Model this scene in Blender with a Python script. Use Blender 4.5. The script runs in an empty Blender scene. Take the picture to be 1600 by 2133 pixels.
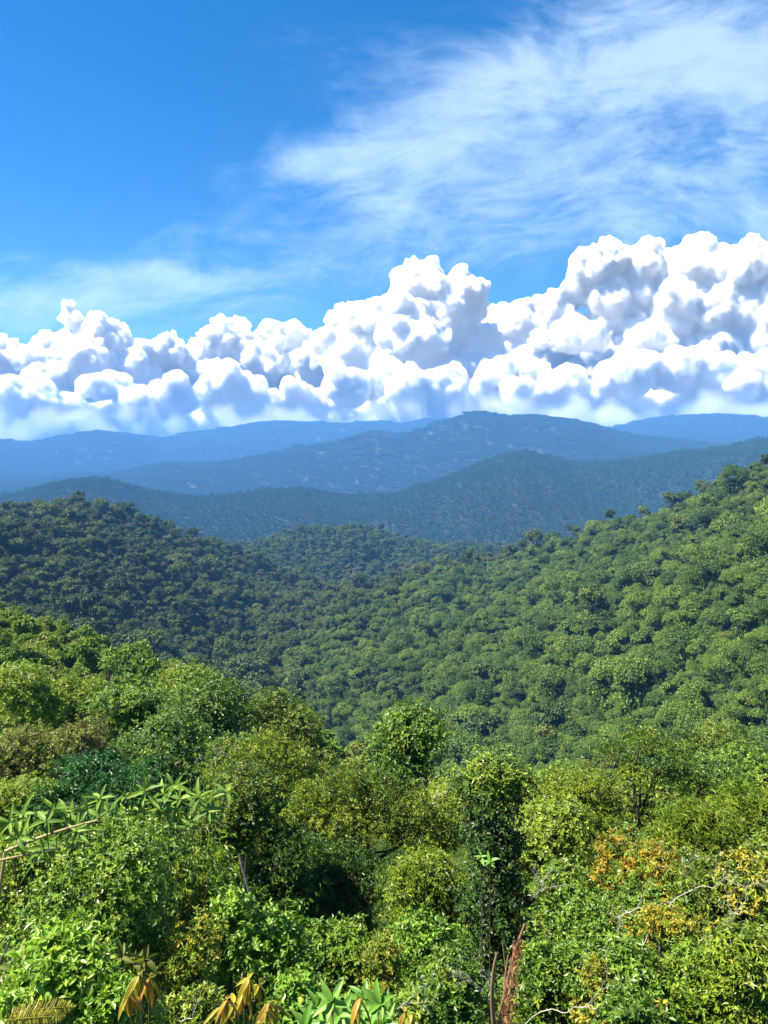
import bpy, math, random
import numpy as np
from mathutils import Vector, Matrix

SC = bpy.context.scene
COL = SC.collection
rad = math.radians

# ------------------------------------------------------------------ camera
F, CX, CY, HOR = 1580.0, 800.0, 1066.5, 950.0       # photo pixels: focal length, centre, horizon row
PITCH = math.atan((CY - HOR) / F)
cam_d = bpy.data.cameras.new('camera')
cam_d.sensor_fit = 'VERTICAL'; cam_d.sensor_height = 36.0; cam_d.sensor_width = 36.0 * 3 / 4
cam_d.lens = 36.0 * F / 2133.0
cam_d.clip_start = 0.1; cam_d.clip_end = 80000.0
cam = bpy.data.objects.new('camera', cam_d); COL.objects.link(cam)
cam.location = (0, 0, 0); cam.rotation_euler = (math.pi / 2 - PITCH, 0, 0)
SC.camera = cam

# ------------------------------------------------------------------ sun, exposure, sampling
SUN_DIR = Vector((-0.56, -0.03, 0.83)).normalized()   # towards the sun
SUN_EL = math.asin(SUN_DIR.z); SUN_ROT = math.atan2(SUN_DIR.x, SUN_DIR.y)
sun_d = bpy.data.lights.new('sun', 'SUN')
sun_d.energy = 5.0; sun_d.angle = rad(0.53); sun_d.color = (1.0, 0.95, 0.86)
sun = bpy.data.objects.new('sun', sun_d); COL.objects.link(sun)
sun.rotation_euler = SUN_DIR.to_track_quat('Z', 'Y').to_euler()
SC.view_settings.view_transform = 'Standard'
SC.view_settings.look = 'None'
SC.view_settings.gamma = 1.0
SC.view_settings.use_curve_mapping = False
SC.view_settings.exposure = 1.75
SC.render.engine = 'CYCLES'
cy = SC.cycles
cy.max_bounces = 16; cy.diffuse_bounces = 5; cy.glossy_bounces = 2; cy.transmission_bounces = 4
cy.volume_bounces = 14; cy.volume_step_rate = 2.0; cy.volume_max_steps = 256; cy.transparent_max_bounces = 8
cy.use_denoising = True
try:
    cy.denoiser = 'OPENIMAGEDENOISE'; cy.denoising_input_passes = 'RGB_ALBEDO_NORMAL'
except Exception:
    pass
cy.sample_clamp_indirect = 6.0
cy.caustics_reflective = False; cy.caustics_refractive = False

# ------------------------------------------------------------------ node helper
class NT:
    def __init__(s, tree): s.t = tree; s.n = tree.nodes; s.l = tree.links
    def new(s, typ, **kw):
        nd = s.n.new(typ)
        for k, v in kw.items(): setattr(nd, k, v)
        return nd
    def put(s, sock, v):
        if hasattr(v, 'links') or isinstance(v, bpy.types.NodeSocket): s.l.new(v, sock)
        else: sock.default_value = v
    def math(s, op, a, b=None, c=None, clamp=False):
        nd = s.n.new('ShaderNodeMath'); nd.operation = op; nd.use_clamp = clamp
        s.put(nd.inputs[0], a)
        if b is not None: s.put(nd.inputs[1], b)
        if c is not None: s.put(nd.inputs[2], c)
        return nd.outputs[0]
    def ss(s, x, a, b, lo=0.0, hi=1.0):
        nd = s.n.new('ShaderNodeMapRange'); nd.interpolation_type = 'SMOOTHSTEP'
        s.put(nd.inputs[0], x); s.put(nd.inputs[1], a); s.put(nd.inputs[2], b); s.put(nd.inputs[3], lo); s.put(nd.inputs[4], hi)
        return nd.outputs[0]
    def vec(s, x, y, z):
        nd = s.n.new('ShaderNodeCombineXYZ')
        for i, v in enumerate((x, y, z)): s.put(nd.inputs[i], v)
        return nd.outputs[0]
    def noise(s, v, scale, detail=6, rough=0.55, dist=0.0):
        nd = s.n.new('ShaderNodeTexNoise'); s.l.new(v, nd.inputs['Vector'])
        nd.inputs['Scale'].default_value = scale; nd.inputs['Detail'].default_value = detail
        nd.inputs['Roughness'].default_value = rough; nd.inputs['Distortion'].default_value = dist
        return nd.outputs[0]
    def mix(s, f, a, b, mode='MIX'):
        nd = s.n.new('ShaderNodeMix'); nd.data_type = 'RGBA'; nd.blend_type = mode
        s.put(nd.inputs[0], f); s.put(nd.inputs[6], a); s.put(nd.inputs[7], b)
        return nd.outputs[2]
    def ramp(s, x, stops):
        nd = s.n.new('ShaderNodeValToRGB'); cr = nd.color_ramp
        while len(cr.elements) < len(stops): cr.elements.new(0.5)
        for e, (p, c) in zip(cr.elements, stops): e.position = p; e.color = (*c, 1)
        s.put(nd.inputs[0], x)
        return nd.outputs[0]

# ------------------------------------------------------------------ world: clear sky with high cirrus
W = bpy.data.worlds.new('World'); SC.world = W; W.use_nodes = True
n = NT(W.node_tree); n.n.clear()
sky = n.new('ShaderNodeTexSky', sky_type='NISHITA', sun_disc=False)
sky.sun_elevation = SUN_EL; sky.sun_rotation = SUN_ROT
sky.altitude = 1500.0; sky.air_density = 1.0; sky.dust_density = 0.3; sky.ozone_density = 2.5
hs = n.new('ShaderNodeHueSaturation'); hs.inputs['Hue'].default_value = 0.500; hs.inputs['Saturation'].default_value = 1.4; hs.inputs['Value'].default_value = 1.0
n.l.new(sky.outputs[0], hs.inputs['Color'])
tc = n.new('ShaderNodeTexCoord'); sep = n.new('ShaderNodeSeparateXYZ'); n.l.new(tc.outputs['Generated'], sep.inputs[0])
X, Y, Z = sep.outputs
# high cloud sheet: the view ray meets a plane above the place
zz = n.math('MAXIMUM', Z, 0.03)
cu = n.math('DIVIDE', X, zz); cv = n.math('DIVIDE', Y, zz)
# gnomonic position ahead of the viewer, for where the sheet is thick
yy = n.math('MAXIMUM', Y, 0.02)
gu = n.math('DIVIDE', X, yy); gw = n.math('DIVIDE', Z, yy)
def blob(u0, w0, ru, rw, ang, amp):
    ca, sa = math.cos(ang), math.sin(ang)
    du = n.math('SUBTRACT', gu, u0); dw = n.math('SUBTRACT', gw, w0)
    a = n.math('ADD', n.math('MULTIPLY', du, ca / ru), n.math('MULTIPLY', dw, sa / ru))
    b = n.math('ADD', n.math('MULTIPLY', du, -sa / rw), n.math('MULTIPLY', dw, ca / rw))
    r2 = n.math('ADD', n.math('MULTIPLY', a, a), n.math('MULTIPLY', b, b))
    return n.math('MULTIPLY', n.math('POWER', 2.718, n.math('MULTIPLY', r2, -1.0)), amp)
def sp(px, py):      # photo position -> gnomonic
    u = (px - CX) / F; v = (CY - py) / F
    ry = math.cos(PITCH) + v * math.sin(PITCH); rz = -math.sin(PITCH) + v * math.cos(PITCH)
    return u / ry, rz / ry
mask = None
for (px, py, rx, ry, a, amp) in [
        (1400, 210, 440, 150, 0.05, 0.88), (1000, 235, 330, 105, 0.22, 0.75), (740, 325, 210, 42, 0.12, 0.62), (1650, 300, 260, 220, 0.0, 0.35),
        (770, 400, 170, 44, -0.45, 0.58), (1040, 150, 260, 75, 0.35, 0.52), (1150, 390, 520, 70, 0.02, 0.72), (1480, 90, 280, 80, -0.10, 0.62),
        (1500, 470, 520, 60, 0.0, 0.62), (1500, 10, 340, 60, 0.0, 0.42), (300, 610, 480, 70, 0.05, 0.62), (80, 650, 360, 60, 0.0, 0.55), (640, 560, 140, 24, 0.1, 0.40),
        (700, 90, 180, 60, 0.1, 0.40), (330, 560, 70, 16, 0.0, 0.35), (1050, 520, 460, 60, 0.05, 0.50), (180, 560, 220, 22, -0.12, 0.40), (500, 480, 300, 40, 0.05, 0.25)]:
    u0, w0 = sp(px, py)
    b = blob(u0, w0, rx / F, ry / F, a, amp)
    mask = b if mask is None else n.math('ADD', mask, b)
rot = 0.20
# the sheet is combed by the wind: slow warp first, then fibres of several sizes
wv = n.new('ShaderNodeTexNoise'); n.l.new(n.vec(n.math('MULTIPLY', gu, 2.0), n.math('MULTIPLY', gw, 3.0), 5.5), wv.inputs['Vector']); wv.inputs['Scale'].default_value = 1.3; wv.inputs['Detail'].default_value = 3
wsep = n.new('ShaderNodeSeparateXYZ'); n.l.new(wv.outputs['Color'], wsep.inputs[0])
wu = n.math('ADD', gu, n.math('MULTIPLY', n.math('SUBTRACT', wsep.outputs[0], 0.5), 0.22))
ww = n.math('ADD', gw, n.math('MULTIPLY', n.math('SUBTRACT', wsep.outputs[1], 0.5), 0.16))
su = n.math('ADD', n.math('MULTIPLY', wu, math.cos(rot)), n.math('MULTIPLY', ww, math.sin(rot)))
sw = n.math('ADD', n.math('MULTIPLY', wu, -math.sin(rot)), n.math('MULTIPLY', ww, math.cos(rot)))
nv1 = n.noise(n.vec(n.math('MULTIPLY', su, 2.6), n.math('MULTIPLY', sw, 6.0), 3.1), 1.7, 12, 0.64, 0.5)
nv2 = n.noise(n.vec(n.math('MULTIPLY', wu, 3.0), n.math('MULTIPLY', ww, 11.0), 8.3), 3.2, 9, 0.62, 0.6)
nv4 = n.noise(n.vec(n.math('MULTIPLY', wu, 5.0), n.math('MULTIPLY', ww, 7.0), 2.2), 3.0, 12, 0.70, 0.3)
nv3 = n.noise(n.vec(cu, cv, 1.7), 0.55, 8, 0.62, 0.8)
tex = n.math('ADD', n.math('ADD', n.math('MULTIPLY', nv1, 0.50), n.math('MULTIPLY', nv2, 0.26)), n.math('MULTIPLY', nv4, 0.24))
dens = n.math('ADD', n.math('MULTIPLY', mask, 0.85), n.math('MULTIPLY', n.math('SUBTRACT', tex, 0.5), n.ss(mask, 0.0, 0.8, 1.6, 4.2)))
alpha = n.ss(dens, 0.10, 1.52)
alpha = n.math('MULTIPLY', alpha, n.ss(Y, 0.0, 0.2))
# beyond the frame the sheet goes on at random
wild = n.math('MULTIPLY', n.ss(nv3, 0.52, 0.85, 0.0, 0.5), n.ss(n.math('ADD', n.math('ABSOLUTE', gu), n.math('MULTIPLY', gw, 0.35)), 0.75, 1.2))
wild = n.math('MULTIPLY', wild, n.ss(Z, 0.02, 0.2))
alpha = n.math('MINIMUM', n.math('ADD', n.math('MULTIPLY', alpha, 0.60), wild), 0.92)
skyc = n.mix(alpha, hs.outputs[0], (5.0, 6.4, 7.5, 1))
bg = n.new('ShaderNodeBackground'); bg.inputs['Strength'].default_value = 0.058
n.l.new(skyc, bg.inputs['Color'])
wo = n.new('ShaderNodeOutputWorld'); n.l.new(bg.outputs[0], wo.inputs['Surface'])

# ------------------------------------------------------------------ numpy noise
_rs = np.random.RandomState(7)
_T = _rs.rand(4096).astype(np.float64)
def _h(ix, iy, iz=0):
    return _T[((ix * 73856093) ^ (iy * 19349663) ^ (iz * 83492791)) & 4095]
def vnoise2(x, y):
    x0 = np.floor(x).astype(np.int64); y0 = np.floor(y).astype(np.int64)
    fx = x - x0; fy = y - y0; fx = fx * fx * fx * (fx * (fx * 6 - 15) + 10); fy = fy * fy * fy * (fy * (fy * 6 - 15) + 10)
    a = _h(x0, y0); b = _h(x0 + 1, y0); c = _h(x0, y0 + 1); d = _h(x0 + 1, y0 + 1)
    return (a * (1 - fx) + b * fx) * (1 - fy) + (c * (1 - fx) + d * fx) * fy
def fbm2(x, y, o=4, g=0.5):
    s = 0; a = 1; t = 0
    for i in range(o):
        s = s + a * vnoise2(x * 2 ** i + 17.3 * i, y * 2 ** i + 5.1 * i); t += a; a *= g
    return s / t
def ridge2(x, y, o=3):
    s = 0; a = 1; t = 0
    for i in range(o):
        s = s + a * (1 - np.abs(2 * vnoise2(x * 2 ** i + 31.7 * i, y * 2 ** i + 9.2 * i) - 1)); t += a; a *= 0.5
    return s / t
def vnoise3(p):
    i0 = np.floor(p).astype(np.int64); f = p - i0; f = f * f * f * (f * (f * 6 - 15) + 10)
    r = 0
    for dx in (0, 1):
        wx = f[:, 0] if dx else 1 - f[:, 0]
        for dy in (0, 1):
            wy = f[:, 1] if dy else 1 - f[:, 1]
            for dz in (0, 1):
                wz = f[:, 2] if dz else 1 - f[:, 2]
                r = r + wx * wy * wz * _h(i0[:, 0] + dx, i0[:, 1] + dy, i0[:, 2] + dz)
    return r

# ------------------------------------------------------------------ mesh helpers
def mesh_np(name, V, FV, FS, mat=None, smooth=False, tint=None):
    """V (n,3); FV flat loop vertex indices; FS loop count of every face"""
    me = bpy.data.meshes.new(name)
    V = np.asarray(V, np.float32); FV = np.asarray(FV, np.int32); FS = np.asarray(FS, np.int32)
    me.vertices.add(len(V)); me.vertices.foreach_set('co', V.ravel())
    me.loops.add(len(FV)); me.loops.foreach_set('vertex_index', FV)
    me.polygons.add(len(FS))
    st = np.zeros(len(FS), np.int32); st[1:] = np.cumsum(FS)[:-1]
    me.polygons.foreach_set('loop_start', st); me.polygons.foreach_set('loop_total', FS)
    me.polygons.foreach_set('use_smooth', np.full(len(FS), smooth, bool))
    me.update(calc_edges=True)
    if tint is not None:
        at = me.attributes.new('tint', 'FLOAT', 'POINT'); at.data.foreach_set('value', np.asarray(tint, np.float32))
    if mat is not None: me.materials.append(mat)
    return me
def link(name, me, parent=None, loc=(0, 0, 0), rz=0.0):
    o = bpy.data.objects.new(name, me); COL.objects.link(o)
    o.location = loc; o.rotation_euler = (0, 0, rz)
    if parent is not None: o.parent = parent
    return o
def tag(o, label=None, cat=None, group=None, kind=None):
    if label: o['label'] = label
    if cat: o['category'] = cat
    if group: o['group'] = group
    if kind: o['kind'] = kind
    return o

# ------------------------------------------------------------------ terrain
def az_of(px): return math.atan2((px - CX) / F, math.cos(PITCH) + 0.0737 * math.sin(PITCH))
def tan_el(px, py):
    u = (px - CX) / F; v = (CY - py) / F
    return (-math.sin(PITCH) + v * math.cos(PITCH)) / math.hypot(u, math.cos(PITCH) + v * math.sin(PITCH))
# every row runs across the view: (px, py, distance in metres) of the ground; py None -> height given in metres
def R(*pts): return pts
ROWS = [
 ('g', R((-700, ('z', -1.9), 1.0), (2300, ('z', -1.9), 1.0))),
 ('g', R((-700, ('z', -4.2), 3.0), (2300, ('z', -4.2), 3.0))),
 ('g', R((-700, ('z', -6.0), 6.0), (2300, ('z', -6.2), 6.0))),
 ('g', R((-700, ('z', -7.8), 10.), (0, ('z', -8.0), 10.), (800, ('z', -8.8), 10.), (2300, ('z', -8.6), 10.))),
 ('g', R((-700, ('z', -9.0), 16.), (0, ('z', -9.6), 16.), (500, ('z', -11.6), 16.), (900, ('z', -12.6), 16.), (1600, ('z', -12.2), 16.), (2300, ('z', -11.8), 16.))),
 ('g', R((-700, ('z', -12.0), 30.), (0, ('z', -13.6), 30.), (400, ('z', -16.5), 30.), (900, ('z', -18.5), 30.), (1600, ('z', -17.5), 30.), (2300, ('z', -16.5), 30.))),
 ('g', R((-700, ('z', -18.0), 60.), (0, ('z', -23.), 60.), (400, ('z', -26.), 60.), (800, ('z', -32.), 60.), (1600, ('z', -31.), 60.), (2300, ('z', -28.), 60.))),
 # near spur that falls from left to right
 ('g', R((-700, 1150, 200.), (-300, 1215, 175.), (0, 1296, 150.), (200, 1372, 135.), (400, 1462, 118.), (650, 1590, 100.), (820, 1670, 95.), (1200, 1690, 95.), (1600, 1690, 95.), (2300, 1640, 95.))),
 # gully and valley floor
 ('h', R((-700, 1330, 330.), (0, 1395, 300.), (300, 1450, 360.), (580, 1468, 430.), (700, 1520, 370.), (850, 1600, 290.), (1200, 1680, 185.), (1600, 1680, 150.), (2300, 1660, 140.))),
 # crest of the right hill, running on as a shoulder of the left hill
 ('h', R((-700, 1270, 420.), (0, 1300, 420.), (300, 1345, 480.), (520, 1390, 520.), (620, 1345, 560.), (720, 1285, 620.), (850, 1222, 740.), (950, 1190, 800.), (1050, 1172, 780.), (1150, 1148, 730.), (1250, 1122, 680.), (1350, 1090, 640.), (1450, 1058, 600.), (1530, 1022, 575.), (1600, 992, 560.), (1800, 930, 560.), (2300, 850, 600.))),
 # crest of the left hill
 ('h', R((-700, 1090, 700.), (-200, 1085, 730.), (0, 1076, 750.), (80, 1071, 770.), (160, 1065, 800.), (250, 1074, 830.), (350, 1106, 860.), (450, 1145, 900.), (540, 1175, 930.), (700, 1225, 950.), (900, 1235, 980.), (1200, 1195, 1000.), (1600, 1150, 1000.), (2300, 1100, 1000.))),
 ('h', R((-700, 1170, 1000.), (0, 1150, 1000.), (450, 1185, 1030.), (700, 1232, 1050.), (900, 1220, 1100.), (1200, 1190, 1180.), (1600, 1170, 1200.), (2300, 1150, 1200.))),
 # middle hill
 ('h2', R((-700, 1130, 1300.), (0, 1120, 1300.), (400, 1150, 1340.), (480, 1144, 1350.), (600, 1116, 1350.), (700, 1105, 1350.), (760, 1107, 1360.), (840, 1132, 1380.), (950, 1146, 1400.), (1050, 1144, 1430.), (1180, 1140, 1480.), (1300, 1125, 1500.), (1600, 1110, 1500.), (2300, 1100, 1500.))),
 ('h2', R((-700, 1160, 1900.), (0, 1150, 1900.), (800, 1172, 1900.), (1600, 1140, 2000.), (2300, 1130, 2000.))),
 # first blue ridge
 ('r1', R((-700, 1060, 3000.), (0, 1036, 2900.), (100, 1012, 2850.), (200, 998, 2800.), (300, 1022, 2800.), (400, 1036, 2800.), (500, 1031, 2800.), (620, 1019, 2800.), (720, 1030, 2800.), (800, 1032, 2800.), (900, 1006, 2850.), (1000, 966, 2900.), (1080, 942, 2950.), (1150, 952, 3000.), (1210, 968, 3050.), (1300, 962, 3100.), (1400, 945, 3200.), (1500, 932, 3250.), (1600, 914, 3300.), (2300, 900, 3300.))),
 ('r1', R((-700, 1040, 3900.), (0, 1050, 3900.), (800, 1040, 3900.), (1200, 985, 3950.), (1600, 960, 4000.), (2300, 960, 4000.))),
 # second blue ridge
 ('r2', R((-700, 1010, 5000.), (0, 1003, 5000.), (250, 986, 5000.), (350, 967, 5000.), (450, 966, 5000.), (550, 947, 5000.), (640, 930, 5000.), (700, 921, 5000.), (780, 899, 5000.), (840, 906, 5000.), (900, 886, 5000.), (960, 866, 5000.), (1000, 859, 5000.), (1060, 866, 5000.), (1100, 863, 5050.), (1160, 872, 5100.), (1220, 880, 5150.), (1265, 892, 5200.), (1350, 908, 5200.), (1600, 930, 5200.), (2300, 930, 5200.))),
 ('r2', R((-700, 990, 6200.), (0, 985, 6200.), (800, 960, 6200.), (1600, 930, 6300.), (2300, 930, 6300.))),
 # far range
 ('r3', R((-700, 930, 7600.), (0, 918, 7500.), (60, 921, 7500.), (140, 908, 7500.), (210, 899, 7500.), (300, 906, 7600.), (330, 912, 7800.), (400, 900, 8000.), (480, 890, 8000.), (545, 880, 8000.), (600, 879, 8000.), (660, 880, 8000.), (700, 884, 8000.), (800, 880, 8000.), (830, 886, 8000.), (900, 874, 8000.), (1000, 882, 8000.), (1265, 891, 7900.), (1330, 876, 7800.), (1400, 868, 7800.), (1480, 865, 7800.), (1550, 868, 7800.), (1600, 875, 7800.), (2300, 890, 7800.))),
 ('r3', R((-700, ('z', -250), 9000.), (2300, ('z', -250), 9000.))),
]
PXC = np.linspace(-700, 2300, 401)
AZ = np.array([az_of(p) for p in PXC])
def smooth_interp(x, xp, fp):                     # pchip
    xp = np.asarray(xp, float); fp = np.asarray(fp, float)
    h = np.diff(xp); dl = np.diff(fp) / h
    m = np.zeros(len(xp)); m[0] = dl[0]; m[-1] = dl[-1]
    for i in range(1, len(xp) - 1):
        if dl[i - 1] * dl[i] > 0:
            w1 = 2 * h[i] + h[i - 1]; w2 = h[i] + 2 * h[i - 1]
            m[i] = (w1 + w2) / (w1 / dl[i - 1] + w2 / dl[i])
    i = np.clip(np.searchsorted(xp, x, side='right') - 1, 0, len(xp) - 2)
    t = (x - xp[i]) / h[i]
    return ((1 + 2 * t) * (1 - t) ** 2 * fp[i] + t * (1 - t) ** 2 * h[i] * m[i] + t * t * (3 - 2 * t) * fp[i + 1] + t * t * (t - 1) * h[i] * m[i + 1])
K = len(ROWS)
LD = np.zeros((K, len(PXC))); ZR = np.zeros((K, len(PXC)))
for k, (_, pts) in enumerate(ROWS):
    ds = [p[2] for p in pts]; pxs = [p[0] for p in pts]
    zs = [p[1][1] if isinstance(p[1], tuple) else tan_el(p[0], p[1]) * p[2] for p in pts]
    LD[k] = smooth_interp(PXC, pxs, np.log(ds)); ZR[k] = smooth_interp(PXC, pxs, zs)
TREE_H = {'g': 0.0, 'h': 7.0, 'h2': 7.0, 'r1': 9.0, 'r2': 10.0, 'r3': 10.0}
for k, (nm, _) in enumerate(ROWS): ZR[k] -= TREE_H[nm]
SUB = [10, 14, 14, 14, 14, 16, 22, 30, 44, 34, 22, 30, 22, 44, 22, 40, 20, 30, 10]
def terr(k, t, cols):
    """height and distance on strip k at parameter t in [0,1] for the columns"""
    def slope(j):
        if j <= 0 or j >= K - 1: return np.zeros(len(cols))
        a = (ZR[j][cols] - ZR[j - 1][cols]) / (LD[j][cols] - LD[j - 1][cols]); b = (ZR[j + 1][cols] - ZR[j][cols]) / (LD[j + 1][cols] - LD[j][cols])
        return np.where(a * b > 0, 2 * a * b / (a + b + np.where(a + b == 0, 1e-9, 0)), 0.0)
    h = LD[k + 1][cols] - LD[k][cols]
    m0 = slope(k); m1 = slope(k + 1)
    z = (1 + 2 * t) * (1 - t) ** 2 * ZR[k][cols] + t * (1 - t) ** 2 * h * m0 + t * t * (3 - 2 * t) * ZR[k + 1][cols] + t * t * (t - 1) * h * m1
    return z, np.exp(LD[k][cols] + h * t)
allc = np.arange(len(PXC))
G_Z, G_D, G_K = [], [], []
for k in range(K - 1):
    for j in range(SUB[k]):
        z, d = terr(k, j / SUB[k], allc); G_Z.append(z); G_D.append(d); G_K.append(k)
z, d = terr(K - 2, 1.0, allc); G_Z.append(z); G_D.append(d); G_K.append(K - 2)
G_Z = np.array(G_Z); G_D = np.array(G_D); G_K = np.array(G_K)
G_X = G_D * np.sin(AZ)[None, :]; G_Y = G_D * np.cos(AZ)[None, :]
# spurs and gullies (world-space relief), weaker near the viewer
amp = np.interp(G_D, [0, 30, 120, 300, 700, 1500, 3000, 6000, 9000], [0.1, 0.4, 1.6, 24., 34., 32., 110., 190., 170.])
wl = np.interp(G_D, [0, 120, 300, 700, 1500, 3000, 6000, 9000], [14., 30., 90., 130., 200., 520., 1000., 1200.])
rel = np.zeros_like(G_Z)
for lo, hi, L in ((0, 60, 14.), (60, 220, 40.), (220, 1000, 105.), (1000, 2200, 210.), (2200, 4500, 560.), (4500, 10000, 1100.)):
    w = np.clip((G_D - lo * 0.8) / (lo * 0.4 + 1e-6), 0, 1) * np.clip((hi * 1.2 - G_D) / (hi * 0.4), 0, 1)
    rel += w * (ridge2(G_X / L + 3.3, G_Y / (L * 1.6) + 7.7, 3) - 0.62)
crest = np.zeros_like(G_Z)          # keep crest lines where they are
for k in range(K):
    if k in (9, 10, 12, 14, 16, 18): 
        crest = np.maximum(crest, np.exp(-((np.log(G_D) - LD[k][None, :]) / 0.05) ** 2))
G_Z = G_Z + amp * rel * (1 - 0.80 * crest) - amp * 0.15 * (1 - crest)
NR, NC = G_Z.shape

def ground_z(x, y):
    """terrain height under a point close to the viewer"""
    a = math.atan2(x, y); d = math.hypot(x, y)
    c = np.interp(a, AZ, np.arange(NC)); c0 = min(int(c), NC - 2); f = c - c0
    za = np.interp(d, G_D[:, c0], G_Z[:, c0]); zb = np.interp(d, G_D[:, c0 + 1], G_Z[:, c0 + 1])
    return float(za * (1 - f) + zb * f)

def soil_mat():
    m = bpy.data.materials.new('forest_soil'); m.use_nodes = True; t = NT(m.node_tree); t.n.clear()
    geo = t.new('ShaderNodeNewGeometry')
    a = t.noise(geo.outputs['Position'], 0.35, 8, 0.65); b = t.noise(geo.outputs['Position'], 0.02, 5, 0.6)
    c = t.ramp(a, [(0.3, (0.008, 0.012, 0.004)), (0.55, (0.014, 0.022, 0.007)), (0.75, (0.030, 0.032, 0.014))])
    c = t.mix(b, c, (0.012, 0.022, 0.007, 1))
    bs = t.new('ShaderNodeBsdfPrincipled'); t.put(bs.inputs['Base Color'], c); bs.inputs['Roughness'].default_value = 0.9
    bp = t.new('ShaderNodeBump'); bp.inputs['Strength'].default_value = 0.6; bp.inputs['Distance'].default_value = 0.3; t.l.new(a, bp.inputs['Height']); t.l.new(bp.outputs[0], bs.inputs['Normal'])
    o = t.new('ShaderNodeOutputMaterial'); t.l.new(bs.outputs[0], o.inputs[0])
    return m
SOIL = soil_mat()
row_name = [nm for nm, _ in ROWS]
strip_group = {}
STRIPS = [('ground', 0, 8), ('hill', 8, 11), ('hill', 11, 13), ('ridge', 13, 15), ('mountain', 15, 17), ('mountain', 17, 19)]
for nm, ka, kb in STRIPS:
    ra = int(np.argmax(G_K >= ka)); rb = int(np.max(np.where(G_K < kb)[0])) + 1
    rb = min(rb, NR - 1)
    rr = np.arange(ra, rb + 1); nr = len(rr)
    V = np.stack([G_X[rr], G_Y[rr], G_Z[rr]], -1).reshape(-1, 3)
    i = (np.arange(nr - 1)[:, None] * NC + np.arange(NC - 1)[None, :]).ravel()
    FV = np.stack([i, i + 1, i + NC + 1, i + NC], 1).ravel()
    o = link(nm, mesh_np(nm, V, FV, np.full(len(i), 4), SOIL, True)); tag(o, kind='structure')
# ------------------------------------------------------------------ haze: one closed box of even air
top = float(G_Z.max()) + 30.0; bot = float(G_Z.min()) - 1.0
bx0, bx1, by0, by1 = -6500., 6500., -80., 9150.
V = [(x, y, z) for z in (bot, top) for y in (by0, by1) for x in (bx0, bx1)]
hz_me = mesh_np('haze', V, [0, 2, 3, 1, 4, 5, 7, 6, 0, 1, 5, 4, 2, 6, 7, 3, 0, 4, 6, 2, 1, 3, 7, 5], [4] * 6)
hm = bpy.data.materials.new('haze_air'); hm.use_nodes = True; t = NT(hm.node_tree); t.n.clear()
pv = t.new('ShaderNodeVolumePrincipled')
pv.inputs['Color'].default_value = (0.17, 0.46, 1.0, 1); pv.inputs['Density'].default_value = 1.0 / 10800.0
pv.inputs['Anisotropy'].default_value = 0.0
o = t.new('ShaderNodeOutputMaterial'); t.l.new(pv.outputs[0], o.inputs['Volume'])
hz_me.materials.append(hm)
tag(link('haze', hz_me), kind='stuff')

# ------------------------------------------------------------------ foliage materials
def leaf_mat(name, stops, trans=0.35, rough=0.45, spec=0.35, vary=0.5, tcol=(1.25, 1.35, 0.55)):
    """colour runs over the random value of each leaf and of each plant"""
    trans *= 0.75; rough = max(rough, 0.44); spec *= 0.8
    m = bpy.data.materials.new(name); m.use_nodes = True; t = NT(m.node_tree); t.n.clear()
    at = t.new('ShaderNodeAttribute'); at.attribute_name = 'tint'
    oi = t.new('ShaderNodeObjectInfo')
    x = t.math('ADD', t.math('MULTIPLY', at.outputs['Fac'], 1.0 - vary), t.math('MULTIPLY', oi.outputs['Random'], vary))
    c = t.ramp(x, stops)
    val = t.math('ADD', 0.72, t.math('MULTIPLY', t.math('FRACT', t.math('MULTIPLY', at.outputs['Fac'], 7.31)), 0.56))
    c = t.mix(1.0, c, t.vec(val, val, val), 'MULTIPLY')
    bs = t.new('ShaderNodeBsdfPrincipled'); t.put(bs.inputs['Base Color'], c)
    bs.inputs['Roughness'].default_value = rough; bs.inputs['Specular IOR Level'].default_value = spec
    tr = t.new('ShaderNodeBsdfTranslucent'); t.put(tr.inputs['Color'], t.mix(1.0, c, (*tcol, 1), 'MULTIPLY'))
    mx = t.new('ShaderNodeMixShader'); mx.inputs[0].default_value = trans
    t.l.new(bs.outputs[0], mx.inputs[1]); t.l.new(tr.outputs[0], mx.inputs[2])
    o = t.new('ShaderNodeOutputMaterial'); t.l.new(mx.outputs[0], o.inputs[0])
    return m
def bark_mat(name, a, b, scale=6.0):
    m = bpy.data.materials.new(name); m.use_nodes = True; t = NT(m.node_tree); t.n.clear()
    tc = t.new('ShaderNodeTexCoord'); mp = t.new('ShaderNodeMapping'); mp.inputs['Scale'].default_value = (1, 1, 0.25)
    t.l.new(tc.outputs['Object'], mp.inputs[0])
    f = t.noise(mp.outputs[0], scale, 8, 0.65)
    c = t.ramp(f, [(0.32, a), (0.68, b)])
    bs = t.new('ShaderNodeBsdfPrincipled'); t.put(bs.inputs['Base Color'], c); bs.inputs['Roughness'].default_value = 0.85
    bp = t.new('ShaderNodeBump'); bp.inputs['Strength'].default_value = 0.5; bp.inputs['Distance'].default_value = 0.02; t.l.new(f, bp.inputs['Height']); t.l.new(bp.outputs[0], bs.inputs['Normal'])
    o = t.new('ShaderNodeOutputMaterial'); t.l.new(bs.outputs[0], o.inputs[0])
    return m
M = {}
M['forest'] = leaf_mat('forest_leaves', [(0.0, (0.025, 0.063, 0.011)), (0.30, (0.057, 0.111, 0.015)), (0.60, (0.099, 0.165, 0.020)), (0.84, (0.154, 0.218, 0.024)), (0.93, (0.129, 0.143, 0.032)), (1.0, (0.072, 0.086, 0.032))], 0.30, 0.5, 0.3, 0.62)
M['farforest'] = leaf_mat('far_forest_leaves', [(0.0, (0.024, 0.056, 0.014)), (0.5, (0.036, 0.078, 0.020)), (1.0, (0.052, 0.098, 0.026))], 0.12, 0.95, 0.02, 0.5)
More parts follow.
